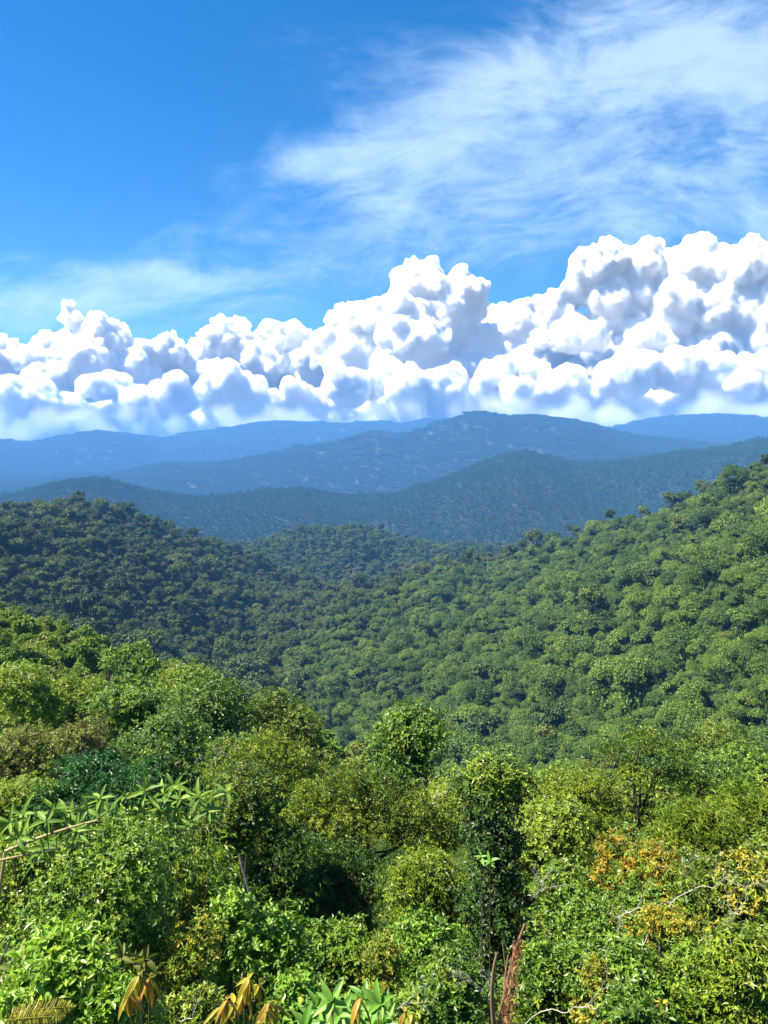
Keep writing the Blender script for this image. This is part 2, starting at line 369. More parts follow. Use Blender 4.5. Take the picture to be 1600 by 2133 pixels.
M['hillforest'] = leaf_mat('shaded_hill_leaves', [(0.0, (0.031, 0.058, 0.014)), (0.4, (0.058, 0.094, 0.019)), (0.8, (0.107, 0.143, 0.023)), (1.0, (0.189, 0.180, 0.038))], 0.25, 0.55, 0.25, 0.6)  # darker greens hold the left hill's cloud shadow; also a dark species
M['spur'] = leaf_mat('scrub_leaves', [(0.0, (0.056, 0.110, 0.015)), (0.3, (0.121, 0.196, 0.022)), (0.6, (0.192, 0.260, 0.029)), (0.8, (0.202, 0.225, 0.040)), (1.0, (0.171, 0.156, 0.061))], 0.35, 0.5, 0.3, 0.62)
M['bark'] = bark_mat('grey_brown_bark', (0.035, 0.028, 0.020), (0.14, 0.115, 0.085))
M['darkbark'] = bark_mat('dark_bark', (0.018, 0.014, 0.010), (0.070, 0.052, 0.036))
M['deadwood'] = bark_mat('bleached_dead_wood', (0.22, 0.19, 0.15), (0.50, 0.45, 0.38), 12.0)

# ------------------------------------------------------------------ leaf and wood geometry
def unit(a): return a / (np.linalg.norm(a, axis=-1, keepdims=True) + 1e-9)
def leaves_np(P, Nn, A, L, Wd, fold=0.25, droop=0.0, pts=4):
    """leaves at P with normal Nn along axis A; length L, width Wd. returns V, FV, FS"""
    A = unit(A - Nn * np.sum(A * Nn, -1, keepdims=True)); S = np.cross(Nn, A)
    L = L[:, None]; Wd = Wd[:, None]
    n_ = len(P)
    if pts == 4:
        v = np.stack([P, P + A * L * 0.5 + S * Wd * 0.5 + Nn * Wd * fold, P + A * L - Nn * L * droop, P + A * L * 0.5 - S * Wd * 0.5 + Nn * Wd * fold], 1)
        i = np.arange(n_)[:, None] * 4
        FV = np.concatenate([i + 0, i + 1, i + 2, i + 0, i + 2, i + 3], 1).ravel(); FS = np.full(n_ * 2, 3)
        return v.reshape(-1, 3), FV, FS, 4
    # seven points: base, two pairs of edge points, middle vein point, tip
    m1 = P + A * L * 0.45 - Nn * L * droop * 0.2
    v = np.stack([P, P + A * L * 0.28 + S * Wd * 0.44 + Nn * (Wd * fold - L * droop * 0.08), P + A * L * 0.62 + S * Wd * 0.40 + Nn * (Wd * fold - L * droop * 0.4), P + A * L - Nn * L * droop,
                  P + A * L * 0.62 - S * Wd * 0.40 + Nn * (Wd * fold - L * droop * 0.4), P + A * L * 0.28 - S * Wd * 0.44 + Nn * (Wd * fold - L * droop * 0.08), m1], 1)
    i = np.arange(n_)[:, None] * 7
    FV = np.concatenate([i + a for a in (0, 1, 6, 1, 2, 6, 2, 3, 6, 6, 3, 4, 6, 4, 5, 0, 6, 5)], 1).ravel(); FS = np.full(n_ * 6, 3)
    return v.reshape(-1, 3), FV, FS, 7
class Geo:
    def __init__(s): s.V, s.F, s.S, s.T, s.n = [], [], [], [], 0
    def add(s, V, FV, FS, tint=0.5):
        V = np.asarray(V, float); s.V.append(V); s.F.append(np.asarray(FV) + s.n); s.S.append(np.asarray(FS)); s.n += len(V)
        s.T.append(np.broadcast_to(np.asarray(tint, float), (len(V),)).copy())
    def leaves(s, P, Nn, A, L, Wd, tint, **k):
        v, f, c, q = leaves_np(P, Nn, A, L, Wd, **k); s.add(v, f, c, np.repeat(tint, q))
    def tube(s, pts, r0, r1, sides=6, tint=0.5):
        pts = np.asarray(pts, float); m = len(pts)
        d = unit(np.gradient(pts, axis=0)); ref = np.array([0.31, 0.9, 0.2]); a = unit(np.cross(d, ref)); b = np.cross(d, a)
        th = np.arange(sides) / sides * 2 * math.pi; r = np.linspace(r0, r1, m)[:, None, None]
        v = pts[:, None, :] + r * (np.cos(th)[None, :, None] * a[:, None, :] + np.sin(th)[None, :, None] * b[:, None, :])
        f = []
        for i in range(m - 1):
            for j in range(sides):
                f += [i * sides + j, i * sides + (j + 1) % sides, (i + 1) * sides + (j + 1) % sides, (i + 1) * sides + j]
        s.add(v.reshape(-1, 3), f, [4] * ((m - 1) * sides), tint)
    def mesh(s, name, mat, smooth=False):
        return mesh_np(name, np.concatenate(s.V), np.concatenate(s.F), np.concatenate(s.S), mat, smooth, np.concatenate(s.T))
def rdir(rng, n_): return unit(rng.normal(size=(n_, 3)))

def canopy_tree(rng, n_lobes, per, size, R_=4.0, flat=0.65, h=7.0, trunk=True, spread=0.75, skirt=0):
    """one forest tree: crown of leafy lobes; 'per' leaf clumps on every lobe"""
    g = Geo()
    for i in range(n_lobes):
        a = rng.uniform(0, 2 * math.pi); q = math.sqrt(rng.uniform(0, 1)) * spread
        c = np.array([math.cos(a) * q * R_, math.sin(a) * q * R_, h + R_ * flat * (0.95 * math.sqrt(max(0, 1 - q * q)) - 0.35) + rng.uniform(-.9, 1.1)])
        lr = R_ * rng.uniform(0.22, 0.50)
        d = rdir(rng, per); d[:, 2] = np.where(d[:, 2] < -0.2, -d[:, 2] * 0.6, d[:, 2]); d = unit(d)
        P = c + d * lr * rng.uniform(0.75, 1.05, (per, 1)) * np.array([1, 1, 0.8])
        Nn = unit(d * 0.9 + rdir(rng, per) * 0.75 + np.array([0, 0, 0.35]))
        L = rng.uniform(0.7, 1.35, per) * size
        g.leaves(P, Nn, rdir(rng, per) + np.array([0, 0, -0.4]), L, L * rng.uniform(0.5, 0.8, per), np.clip(rng.normal(0.5, 0.2, per) + rng.normal(0, 0.12), 0, 1), fold=0.15, droop=0.1)
    if skirt:
        d = rdir(rng, skirt); a = rng.uniform(0, 6.283, skirt); q = np.sqrt(rng.uniform(0.15, 1, skirt)); zz_ = rng.uniform(0, 1, skirt)
        P = np.stack([np.cos(a) * q * R_ * (0.55 + 0.4 * zz_), np.sin(a) * q * R_ * (0.55 + 0.4 * zz_), zz_ * h * 1.02 - 0.5], 1)
        L = rng.uniform(0.8, 1.6, skirt) * size
        g.leaves(P, unit(np.stack([np.cos(a), np.sin(a), np.full(skirt, 0.4)], 1) + d * 0.8), rdir(rng, skirt) + np.array([0, 0, -0.6]), L, L * 0.7, np.clip(rng.normal(0.4, 0.2, skirt), 0, 1), fold=0.15, droop=0.1)
    if trunk:
        g.tube([(0, 0, -1.5), (0.1, 0, h * 0.5), (0, 0.1, h)], 0.22, 0.12, 5, 0.02)
        for i in range(3):
            a = rng.uniform(0, 6.28); g.tube([(0, 0, h * 0.55), (math.cos(a) * R_ * .3, math.sin(a) * R_ * .3, h * 0.85), (math.cos(a) * R_ * .6, math.sin(a) * R_ * .6, h + 0.5)], 0.12, 0.05, 4, 0.02)
    return g

# ------------------------------------------------------------------ forest on the hills
rngF = np.random.default_rng(11)
# visibility from the viewpoint, with a margin so that a step aside shows no bare ground
tanE = G_Z / G_D
run = np.maximum.accumulate(tanE, axis=0)
def scatter(ka, kb, spacing, margin, lift, px_lo=-160, px_hi=1760, rng=rngF):
    ra = int(np.argmax(G_K >= ka)); rb = min(int(np.max(np.where(G_K < kb)[0])) + 1, NR - 1)
    c0 = int(np.searchsorted(PXC, px_lo)); c1 = int(np.searchsorted(PXC, px_hi))
    P0 = np.stack([G_X, G_Y, G_Z], -1)
    A = P0[ra:rb, c0:c1]; B = P0[ra:rb, c0 + 1:c1 + 1]; C = P0[ra + 1:rb + 1, c0 + 1:c1 + 1]; D = P0[ra + 1:rb + 1, c0:c1]
    area = np.abs((C - A)[..., 0] * (D - B)[..., 1] - (C - A)[..., 1] * (D - B)[..., 0]) * 0.5     # in plan
    vis = ((G_Z + lift) / G_D + margin)[ra:rb, c0:c1] > run[ra:rb, c0:c1]
    area = area * vis
    cnt = rng.poisson(area / spacing ** 2)
    idx = np.repeat(np.arange(cnt.size), cnt.ravel())
    u = rng.uniform(size=(len(idx), 1)); v = rng.uniform(size=(len(idx), 1))
    f = lambda Q: Q.reshape(-1, 3)[idx]
    P = (f(A) * (1 - u) + f(B) * u) * (1 - v) + (f(D) * (1 - u) + f(C) * u) * v
    return P
def thin(P, r, rng=rngF):
    """drop points closer than r to an earlier one"""
    cell = {}; keep = []
    for i in range(len(P)):
        k = (int(P[i, 0] // r), int(P[i, 1] // r)); ok = True
        for dx in (-1, 0, 1):
            for dy in (-1, 0, 1):
                for j in cell.get((k[0] + dx, k[1] + dy), ()):
                    if (P[i, 0] - P[j, 0]) ** 2 + (P[i, 1] - P[j, 1]) ** 2 < r * r: ok = False; break
                if not ok: break
            if not ok: break
        if ok: keep.append(i); cell.setdefault(k, []).append(i)
    return P[keep]

def mass(name, P, protos, scale, label=None, sz=0.25, rng=rngF, patch=0.0):
    """a forest nobody could count: points that carry tree meshes"""
    pc = bpy.data.collections.new(name + '_kinds')
    for i, me in enumerate(protos): pc.objects.link(bpy.data.objects.new('tree_kind_%02d' % i, me))
    me = bpy.data.meshes.new(name); me.vertices.add(len(P)); me.vertices.foreach_set('co', np.asarray(P, np.float32).ravel())
    def attr(nm, typ, dom, val, key='value'):
        a = me.attributes.new(nm, typ, dom); a.data.foreach_set(key, val)
    s = scale * np.exp(rng.normal(0, sz, len(P)))
    if patch: s = s * (1 + patch * 2 * (fbm2(P[:, 0] / 38.0, P[:, 1] / 50.0, 3) - 0.5))
    S = np.stack([s, s, s * rng.uniform(0.95, 1.4, len(P))], 1).astype(np.float32)
    Rt = np.zeros((len(P), 3), np.float32); Rt[:, 2] = rng.uniform(0, 6.283, len(P)); Rt[:, :2] = rng.normal(0, 0.06, (len(P), 2))
    attr('isize', 'FLOAT_VECTOR', 'POINT', S.ravel(), 'vector'); attr('iturn', 'FLOAT_VECTOR', 'POINT', Rt.ravel(), 'vector')
    attr('ikind', 'INT', 'POINT', rng.integers(0, len(protos), len(P)).astype(np.int32))
    o = link(name, me); tag(o, label, kind='stuff')
    ng = bpy.data.node_groups.new(name + '_nodes', 'GeometryNodeTree')
    ng.interface.new_socket('Geometry', in_out='INPUT', socket_type='NodeSocketGeometry'); ng.interface.new_socket('Geometry', in_out='OUTPUT', socket_type='NodeSocketGeometry')
    N = ng.nodes; Lk = ng.links
    gi = N.new('NodeGroupInput'); go = N.new('NodeGroupOutput')
    ci = N.new('GeometryNodeCollectionInfo'); ci.inputs['Collection'].default_value = pc; ci.inputs['Separate Children'].default_value = True; ci.inputs['Reset Children'].default_value = True
    ip = N.new('GeometryNodeInstanceOnPoints'); ip.inputs['Pick Instance'].default_value = True
    def named(nm, typ):
        a = N.new('GeometryNodeInputNamedAttribute'); a.data_type = typ; a.inputs['Name'].default_value = nm
        return a.outputs['Attribute']
    er = N.new('FunctionNodeEulerToRotation'); Lk.new(named('iturn', 'FLOAT_VECTOR'), er.inputs[0])
    Lk.new(gi.outputs[0], ip.inputs['Points']); Lk.new(ci.outputs[0], ip.inputs['Instance']); Lk.new(named('ikind', 'INT'), ip.inputs['Instance Index'])
    Lk.new(er.outputs[0], ip.inputs['Rotation']); Lk.new(named('isize', 'FLOAT_VECTOR'), ip.inputs['Scale']); Lk.new(ip.outputs[0], go.inputs[0])
    md = o.modifiers.new('trees', 'NODES'); md.node_group = ng
    return o

def protos(kind, mat, n_, args): 
    out = []
    for i in range(n_):
        rng = np.random.default_rng(100 + i * 7 + len(kind)); a = args(i, rng)
        out.append(canopy_tree(rng, **a).mesh(kind, M[mat]))
    return out
mid = protos('forest_tree', 'forest', 7, lambda i, r: dict(skirt=600, n_lobes=[13, 9, 16, 11, 14, 7, 18][i], per=[330, 330, 280, 320, 280, 320, 240][i], size=[0.46, 0.50, 0.40, 0.46, 0.42, 0.46, 0.38][i], R_=[3.9, 3.1, 4.6, 3.4, 4.2, 2.3, 5.2][i], flat=[0.85, 1.05, 0.75, 0.95, 0.8, 1.3, 0.62][i], h=[5, 5, 5.5, 4, 6, 5, 6.5][i]))
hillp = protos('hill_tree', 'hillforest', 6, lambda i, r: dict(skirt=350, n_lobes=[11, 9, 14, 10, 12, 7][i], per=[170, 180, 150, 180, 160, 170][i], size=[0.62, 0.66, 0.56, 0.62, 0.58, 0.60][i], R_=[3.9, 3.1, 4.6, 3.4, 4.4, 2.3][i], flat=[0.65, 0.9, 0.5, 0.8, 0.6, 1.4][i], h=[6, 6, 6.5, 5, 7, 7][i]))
farp = protos('far_tree', 'farforest', 4, lambda i, r: dict(n_lobes=7, per=34, size=1.5, R_=[4.2, 3.4, 4.8, 3.8][i], flat=[0.7, 1.0, 0.6, 0.85][i], h=7, trunk=False))
def clump(rng):
    g = Geo()
    for i in range(26):
        a = rng.uniform(0, 6.28); q = math.sqrt(rng.uniform(0, 1)) * 20; c = np.array([math.cos(a) * q, math.sin(a) * q, 0])
        s = canopy_tree(rng, 4, 20, 1.9, R_=rng.uniform(3.0, 5.0), flat=0.9, h=rng.uniform(5, 9), trunk=False)
        off = rng.normal(0, 0.04)
        for v, f, cc, tt in zip(s.V, s.F, s.S, s.T): g.add(v + c, f - f.min(), cc, np.clip(tt + off, 0, 1))
    return g
clp = []
for i in range(4): clp.append(clump(np.random.default_rng(900 + i)).mesh('far_grove', M['farforest']))

# far woods
mass('far_forest', scatter(17, 19, 24, 0.004, 15), clp, 1.0, 'unbroken hazy blue forest on the farthest mountain range')
mass('far_forest', scatter(15, 17, 19, 0.004, 15), clp, 0.85, 'blue green forest covering the tall central mountain')
mass('far_forest', scatter(13, 15, 6.2, 0.004, 12), farp, 0.8, 'blue forest covering the long low ridge')
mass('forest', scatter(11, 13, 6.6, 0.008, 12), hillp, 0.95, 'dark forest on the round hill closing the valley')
# ------------------------------------------------------------------ clouds: heaps of white lobes beyond the mountains
def cloud_mat(name, col, dens=0.06, fray=1.25):
    m = bpy.data.materials.new(name); m.use_nodes = True; t = NT(m.node_tree); t.n.clear()
    vi = t.new('ShaderNodeAttribute'); vi.attribute_name = 'density'
    tc = t.new('ShaderNodeTexCoord')
    f = t.noise(tc.outputs['Object'], 1.0 / 95.0, 5, 0.65)
    dd = t.math('SUBTRACT', t.math('MULTIPLY', vi.outputs['Fac'], 2.1), t.math('MULTIPLY', f, fray))
    dd = t.math('MULTIPLY', t.math('MAXIMUM', dd, 0.0), dens)
    pv = t.new('ShaderNodeVolumeScatter'); pv.inputs['Color'].default_value = (*col, 1); t.put(pv.inputs['Density'], dd)
    o = t.new('ShaderNodeOutputMaterial'); t.l.new(pv.outputs[0], o.inputs['Volume'])
    m.cycles.volume_sampling = 'MULTIPLE_IMPORTANCE'
    return m
M['cloud'] = cloud_mat('white_cloud', (0.992, 0.992, 0.993))
M['greycloud'] = cloud_mat('grey_cloud', (0.90, 0.91, 0.93))
def core_mat():
    m = bpy.data.materials.new('cloud_heart'); m.use_nodes = True; t = NT(m.node_tree); t.n.clear()
    d = t.new('ShaderNodeBsdfDiffuse'); d.inputs['Color'].default_value = (0.84, 0.84, 0.85, 1)
    o = t.new('ShaderNodeOutputMaterial'); t.l.new(d.outputs[0], o.inputs[0])
    return m
M['cloudcore'] = core_mat()
M['basecloud'] = cloud_mat('grey_white_cloud', (0.985, 0.986, 0.99), 0.04, 0.75)
def at(px, py, d):
    u = (px - CX) / F; r = math.hypot(u, math.cos(PITCH)); a = az_of(px)
    return np.array([d * math.sin(a), d * math.cos(a), tan_el(px, py) * d])
def cloud(name, lobes, D, label, mat, seed, depth=1.0, group=None, vox=29.0, k1=14, k2=4, rough=1.0, floor=None, core=110.0, band=70.0):
    """lobes: (px, py, radius in px, depth offset in radii)"""
    rng = np.random.default_rng(seed); C = []; Rr = []
    for (px, py, rp, off) in lobes:
        r = rp / F * D; c = at(px, py, D + off * r)
        C.append(c); Rr.append(r * 0.82)
        for i in range(k1):
            d = rdir(rng, 1)[0]; d[2] = abs(d[2]) * 0.9 - 0.15; d[1] -= 0.25; d /= np.linalg.norm(d)
            r1 = r * rng.uniform(0.24, 0.52); c1 = c + d * (r * 0.98 - r1 * 0.72) * np.array([1, depth, 1]); C.append(c1); Rr.append(r1)
            for j in range(k2):
                e = rdir(rng, 1)[0]; e = e + d * 0.7; e[2] += 0.2; e /= np.linalg.norm(e)
                r2 = r1 * rng.uniform(0.22, 0.5); C.append(c1 + e * (r1 - r2 * 0.3)); Rr.append(r2)
    C = np.array(C); Rr = np.array(Rr)
    if floor is not None:
        zf = tan_el(800, floor) * D; ok = C[:, 2] + Rr * 0.2 > zf; C = C[ok]; Rr = Rr[ok]; C[:, 2] = np.maximum(C[:, 2], zf + Rr * 0.5)
    org = C.mean(0); org[2] = C[:, 2].min()
    me = bpy.data.meshes.new('seed'); me.vertices.add(len(C)); me.vertices.foreach_set('co', (C - org).astype(np.float32).ravel())
    a = me.attributes.new('rr', 'FLOAT', 'POINT'); a.data.foreach_set('value', Rr.astype(np.float32))
    ob = bpy.data.objects.new('seed', me); COL.objects.link(ob)
    ng = bpy.data.node_groups.new('cloud_nodes', 'GeometryNodeTree')
    ng.interface.new_socket('Geometry', in_out='INPUT', socket_type='NodeSocketGeometry'); ng.interface.new_socket('Geometry', in_out='OUTPUT', socket_type='NodeSocketGeometry')
    N = ng.nodes; Lk = ng.links
    gi = N.new('NodeGroupInput'); go = N.new('NodeGroupOutput'); mp = N.new('GeometryNodeMeshToPoints'); pv = N.new('GeometryNodePointsToVolume'); vm = N.new('GeometryNodeVolumeToMesh')
    na = N.new('GeometryNodeInputNamedAttribute'); na.data_type = 'FLOAT'; na.inputs['Name'].default_value = 'rr'
    pv.resolution_mode = 'VOXEL_SIZE'; pv.inputs['Voxel Size'].default_value = vox; pv.inputs['Density'].default_value = 1.0
    vm.resolution_mode = 'GRID'; vm.inputs['Threshold'].default_value = 0.25
    Lk.new(gi.outputs[0], mp.inputs[0]); Lk.new(na.outputs['Attribute'], mp.inputs['Radius']); Lk.new(na.outputs['Attribute'], pv.inputs['Radius'])
    Lk.new(mp.outputs[0], pv.inputs[0]); Lk.new(pv.outputs[0], vm.inputs[0]); Lk.new(vm.outputs[0], go.inputs[0])
    md = ob.modifiers.new('v', 'NODES'); md.node_group = ng
    dg = bpy.context.evaluated_depsgraph_get(); ev = ob.evaluated_get(dg); m2 = bpy.data.meshes.new_from_object(ev)
    bpy.data.objects.remove(ob); bpy.data.node_groups.remove(ng)
    nv = len(m2.vertices); v = np.zeros(nv * 3, np.float32); m2.vertices.foreach_get('co', v); v = v.reshape(-1, 3).astype(float)
    ne = len(m2.edges); E = np.zeros(ne * 2, np.int32); m2.edges.foreach_get('vertices', E); E = E.reshape(-1, 2)
    deg = np.bincount(E.ravel(), minlength=nv).astype(float)[:, None] + 1e-9
    for it in range(2):                                  # round off the joins between lobes
        av = np.stack([np.bincount(E[:, 0], v[E[:, 1], a_], nv) + np.bincount(E[:, 1], v[E[:, 0], a_], nv) for a_ in range(3)], 1) / deg
        v = v * 0.4 + av * 0.6
    s = D / F   # one photo pixel at the cloud
    for wl_, am in ((80, 8.0), (34, 5.5), (17, 5.6), (9.0, 4.4), (5.0, 2.6)):
        m2.vertices.foreach_set('co', v.astype(np.float32).ravel()); m2.update()
        nn = np.zeros(nv * 3, np.float32); m2.vertices.foreach_get('normal', nn); nn = nn.reshape(-1, 3).astype(float)
        q = vnoise3(v / (wl_ * s) + wl_ + 50); disp = (np.abs(2 * q - 1) ** 0.8 - 0.32) * am * s * rough
        if wl_ < 20: disp *= np.clip(0.35 + 0.9 * (nn[:, 2] + 0.3), 0.25, 1.15)      # tops boil, undersides stay smooth
        v = v + nn * disp[:, None]
    m2.vertices.foreach_set('co', v.astype(np.float32).ravel())
    m2.polygons.foreach_set('use_smooth', np.ones(len(m2.polygons), bool)); m2.update()
    m2.name = name; m2.materials.clear(); m2.materials.append(M[mat])
    src = bpy.data.objects.new('cloud_shape', m2); keepc = bpy.data.collections.new('cloud_shapes'); keepc.objects.link(src)
    def nodes(nm, make):
        ng = bpy.data.node_groups.new(nm, 'GeometryNodeTree'); ng.interface.new_socket('Geometry', in_out='INPUT', socket_type='NodeSocketGeometry'); ng.interface.new_socket('Geometry', in_out='OUTPUT', socket_type='NodeSocketGeometry')
        N = ng.nodes; gi = N.new('NodeGroupInput'); go = N.new('NodeGroupOutput'); make(N, ng.links, gi, go); return ng
    # dense heart of the cloud
    def heart(N, Lk, gi, go):
        m3 = N.new('GeometryNodeMeshToVolume'); m3.resolution_mode = 'VOXEL_SIZE'; m3.inputs['Voxel Size'].default_value = 62.0; m3.inputs['Density'].default_value = 1.0; m3.inputs['Interior Band Width'].default_value = core
        vm = N.new('GeometryNodeVolumeToMesh'); vm.resolution_mode = 'GRID'; vm.inputs['Threshold'].default_value = 0.9
        Lk.new(gi.outputs[0], m3.inputs[0]); Lk.new(m3.outputs[0], vm.inputs[0]); Lk.new(vm.outputs[0], go.inputs[0])
    tmp = bpy.data.objects.new('seed', m2); COL.objects.link(tmp); md = tmp.modifiers.new('v', 'NODES'); md.node_group = nodes('heart', heart)
    dg = bpy.context.evaluated_depsgraph_get(); hm_ = bpy.data.meshes.new_from_object(tmp.evaluated_get(dg)); bpy.data.objects.remove(tmp)
    hm_.materials.clear(); hm_.materials.append(M['cloudcore']); hm_.name = name
    o = link(name, hm_, loc=tuple(org))
    # soft hull around it
    def hull(N, Lk, gi, go):
        oi = N.new('GeometryNodeObjectInfo'); oi.inputs['Object'].default_value = src; oi.transform_space = 'ORIGINAL'
        mv = N.new('GeometryNodeMeshToVolume'); mv.resolution_mode = 'VOXEL_SIZE'; mv.inputs['Voxel Size'].default_value = vox * 0.7; mv.inputs['Density'].default_value = 1.0; mv.inputs['Interior Band Width'].default_value = band
        sm = N.new('GeometryNodeSetMaterial'); sm.inputs['Material'].default_value = M[mat]
        Lk.new(oi.outputs['Geometry'], mv.inputs[0]); Lk.new(mv.outputs[0], sm.inputs[0]); Lk.new(sm.outputs[0], go.inputs[0])
    vd = bpy.data.volumes.new('mist_hull'); vd.materials.append(M[mat]); h = bpy.data.objects.new('mist_hull', vd); COL.objects.link(h); h.parent = o
    md = h.modifiers.new('v', 'NODES'); md.node_group = nodes('hull', hull); tag(h, kind='stuff')
    tag(o, label, 'cloud', group)
    return o
GC = 'cumulus clouds heaped over the mountains'
cloud('cumulus_cloud', [(880, 600, 62, 0), (960, 612, 52, 0), (835, 660, 70, -.2), (925, 680, 72, .1), (760, 690, 62, 0), (710, 670, 34, .2), (860, 740, 85, -.3), (740, 760, 70, -.2), (930, 760, 55, .2), (660, 770, 55, .3), (800, 800, 70, -.5), (880, 575, 40, 0), (700, 720, 50, 0), (985, 650, 32, .4), (1000, 730, 55, .5), (1010, 775, 60, .4), (960, 790, 60, .2)], 13500, 'tallest towering white cumulus with grey shaded side, above the mountains in the centre', 'cloud', 3, group=GC)
cloud('cumulus_cloud', [(155, 665, 26, 0), (205, 710, 52, 0), (255, 715, 34, .2), (120, 730, 45, 0), (60, 770, 55, 0), (180, 775, 70, -.3), (0, 770, 60, .2), (300, 745, 40, .2), (350, 740, 42, .3), (280, 790, 60, -.2), (-60, 780, 70, 0), (-5, 720, 28, .5), (100, 800, 60, -.4), (150, 640, 18, 0)], 13800, 'white cumulus with a small narrow turret, above the far left mountain', 'cloud', 5, group=GC)
cloud('cumulus_cloud', [(470, 715, 50, 0), (440, 740, 45, 0), (500, 690, 30, 0), (580, 720, 50, .2), (610, 705, 35, .3), (540, 770, 60, -.2), (440, 790, 60, -.2), (390, 770, 50, 0), (620, 780, 60, .1), (510, 740, 50, .1), (655, 720, 36, .5)], 14200, 'low white cumulus with twin bulges, between the left turret and the central tower', 'cloud', 8, group=GC)
cloud('cumulus_cloud', [(1240, 570, 60, 0), (1330, 565, 62, .2), (1430, 570, 64, .2), (1530, 575, 70, .2), (1640, 575, 80, .2), (1200, 610, 40, .2), (1280, 640, 75, .3), (1400, 650, 85, .3), (1530, 660, 90, .3), (1650, 680, 90, .3), (1150, 650, 45, .3), (1080, 690, 60, .4), (1040, 680, 50, .5), (1180, 720, 70, .4), (1330, 740, 80, .3), (1470, 750, 80, .3), (1600, 760, 80, .3), (1100, 760, 70, .3), (1235, 752, 62, .1), (1385, 800, 66, .2), (1220, 790, 60, .2)], 15500, 'broad flat topped white cumulus filling the sky at the right', 'cloud', 12, group=GC, vox=35.0)
def bank(x0, x1, y, seed):
    r_ = np.random.default_rng(seed); L_ = []; x_ = x0
    while x_ < x1:                                       # sunlit heaps, uneven in size and height
        rr_ = r_.uniform(26, 58); L_.append((x_, y(x_) - 62 + r_.uniform(-26, 22), rr_, r_.uniform(-1.6, .2))); x_ += rr_ * r_.uniform(0.7, 1.25)
    for x_ in range(int(x0), int(x1), 30): L_.append((x_, y(x_) - 12 + r_.uniform(-6, 6), r_.uniform(36, 46), r_.uniform(.2, .5)))     # shaded flat base
    for x_ in range(int(x0), int(x1), 34): L_.append((x_, y(x_) + 24, 38, .3))
    return L_
cloud('cumulus_cloud', bank(-100, 960, lambda x: 892 - 0.012 * max(0, x), 61), 11200, 'long low grey white cumulus bank resting behind the left and middle mountains', 'basecloud', 21, group=GC, rough=0.8, core=90.0, band=60.0)
cloud('cumulus_cloud', bank(900, 1720, lambda x: 866.0, 63), 11100, 'long low grey white cumulus bank resting behind the right mountains', 'basecloud', 23, group=GC, rough=0.8, core=90.0, band=60.0)
M['veil'] = cloud_mat('thin_lightening_veil', (0.99, 0.99, 0.992), 0.0014, 0.9)  # thin sunlit volume added to brighten the blue cloud bases
v_ = np.random.default_rng(77)
veil = cloud('base_lightening_veil', [(x_, (872 if x_ > 1000 else 890 - .008 * max(0, x_)) + v_.uniform(-26, 18), v_.uniform(28, 46), v_.uniform(-1.5, .5)) for x_ in range(-100, 1720, 26)], 10500, 'thin pale veil added to lighten the cloud base along the far mountain tops', 'veil', 25, rough=0.9, core=160.0, band=120.0, k1=8, k2=2)
del veil['category']; tag(veil, kind='stuff'); veil.data.clear_geometry()
cloud('cumulus_cloud', [(1120, 712, 30, 0), (1170, 700, 36, 0), (1220, 700, 40, 0), (1190, 712, 32, 0), (1245, 712, 26, 0)], 11500, 'small grey cumulus puff left of its smaller twin, before the broad right cloud', 'greycloud', 31, group=GC, vox=18.0, core=90.0, band=90.0)
cloud('cumulus_cloud', [(1320, 712, 28, 0), (1355, 700, 32, 0), (1385, 716, 22, 0)], 11500, 'smallest grey cumulus puff, right of the other grey puff', 'greycloud', 33, group=GC, vox=18.0, core=90.0, band=90.0)
# ------------------------------------------------------------------ forest on the near hills: nearest trees one by one, the rest as a mass
def px_of(P): return CX + F * P[:, 0] / P[:, 1] * (math.cos(PITCH) + 0.0 * P[:, 0])
def gully_bias(P):                       # trees keep off a few steep gully walls
    return fbm2(P[:, 0] / 45.0 + 3.1, P[:, 1] / 60.0 + 1.7, 3)
S8 = thin(scatter(8, 9, 2.8, 0.02, 14), 2.0)
pxs = px_of(S8)
right = pxs > 640 - 0.25 * (np.hypot(S8[:, 0], S8[:, 1]) - 400)
RH = S8[right]; LF = S8[~right]
gb = gully_bias(RH); RH = RH[gb < 0.78]
LH = np.concatenate([LF, thin(scatter(9, 11, 5.0, 0.012, 14), 3.6)])
dR = np.hypot(RH[:, 0], RH[:, 1]); order = np.argsort(dR); RH = RH[order]
inview = (px_of(RH) > -10) & (px_of(RH) < 1610)
near_i = np.where(inview)[0][:290]
keep = np.ones(len(RH), bool); keep[near_i] = False
mass('forest', RH[keep], mid + hillp[:2] + mid, 0.69, 'bright green forest covering the steep right hillside', 0.34, patch=0.55)
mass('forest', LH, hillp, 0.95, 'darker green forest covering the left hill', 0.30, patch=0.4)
rng = np.random.default_rng(77)
LAB = {0: 'round crowned green tree', 1: 'tall narrow crowned green tree', 2: 'wide flat crowned green tree', 3: 'bushy green tree', 4: 'broad crowned green tree', 5: 'slender column shaped tree', 6: 'wide umbrella crowned tree'}
for i in near_i:
    k = int(rng.integers(0, len(mid)))
    o = link('forest_tree', mid[k], loc=tuple(RH[i]), rz=rng.uniform(0, 6.28))
    s = 0.68 * math.exp(np.clip(rng.normal(0, 0.30), -.6, .5)); o.scale = (s, s, s * rng.uniform(0.95, 1.4))
    tag(o, LAB[k] + ' among the nearest trees of the right hillside forest', 'tree', 'nearest forest trees on the right hillside')

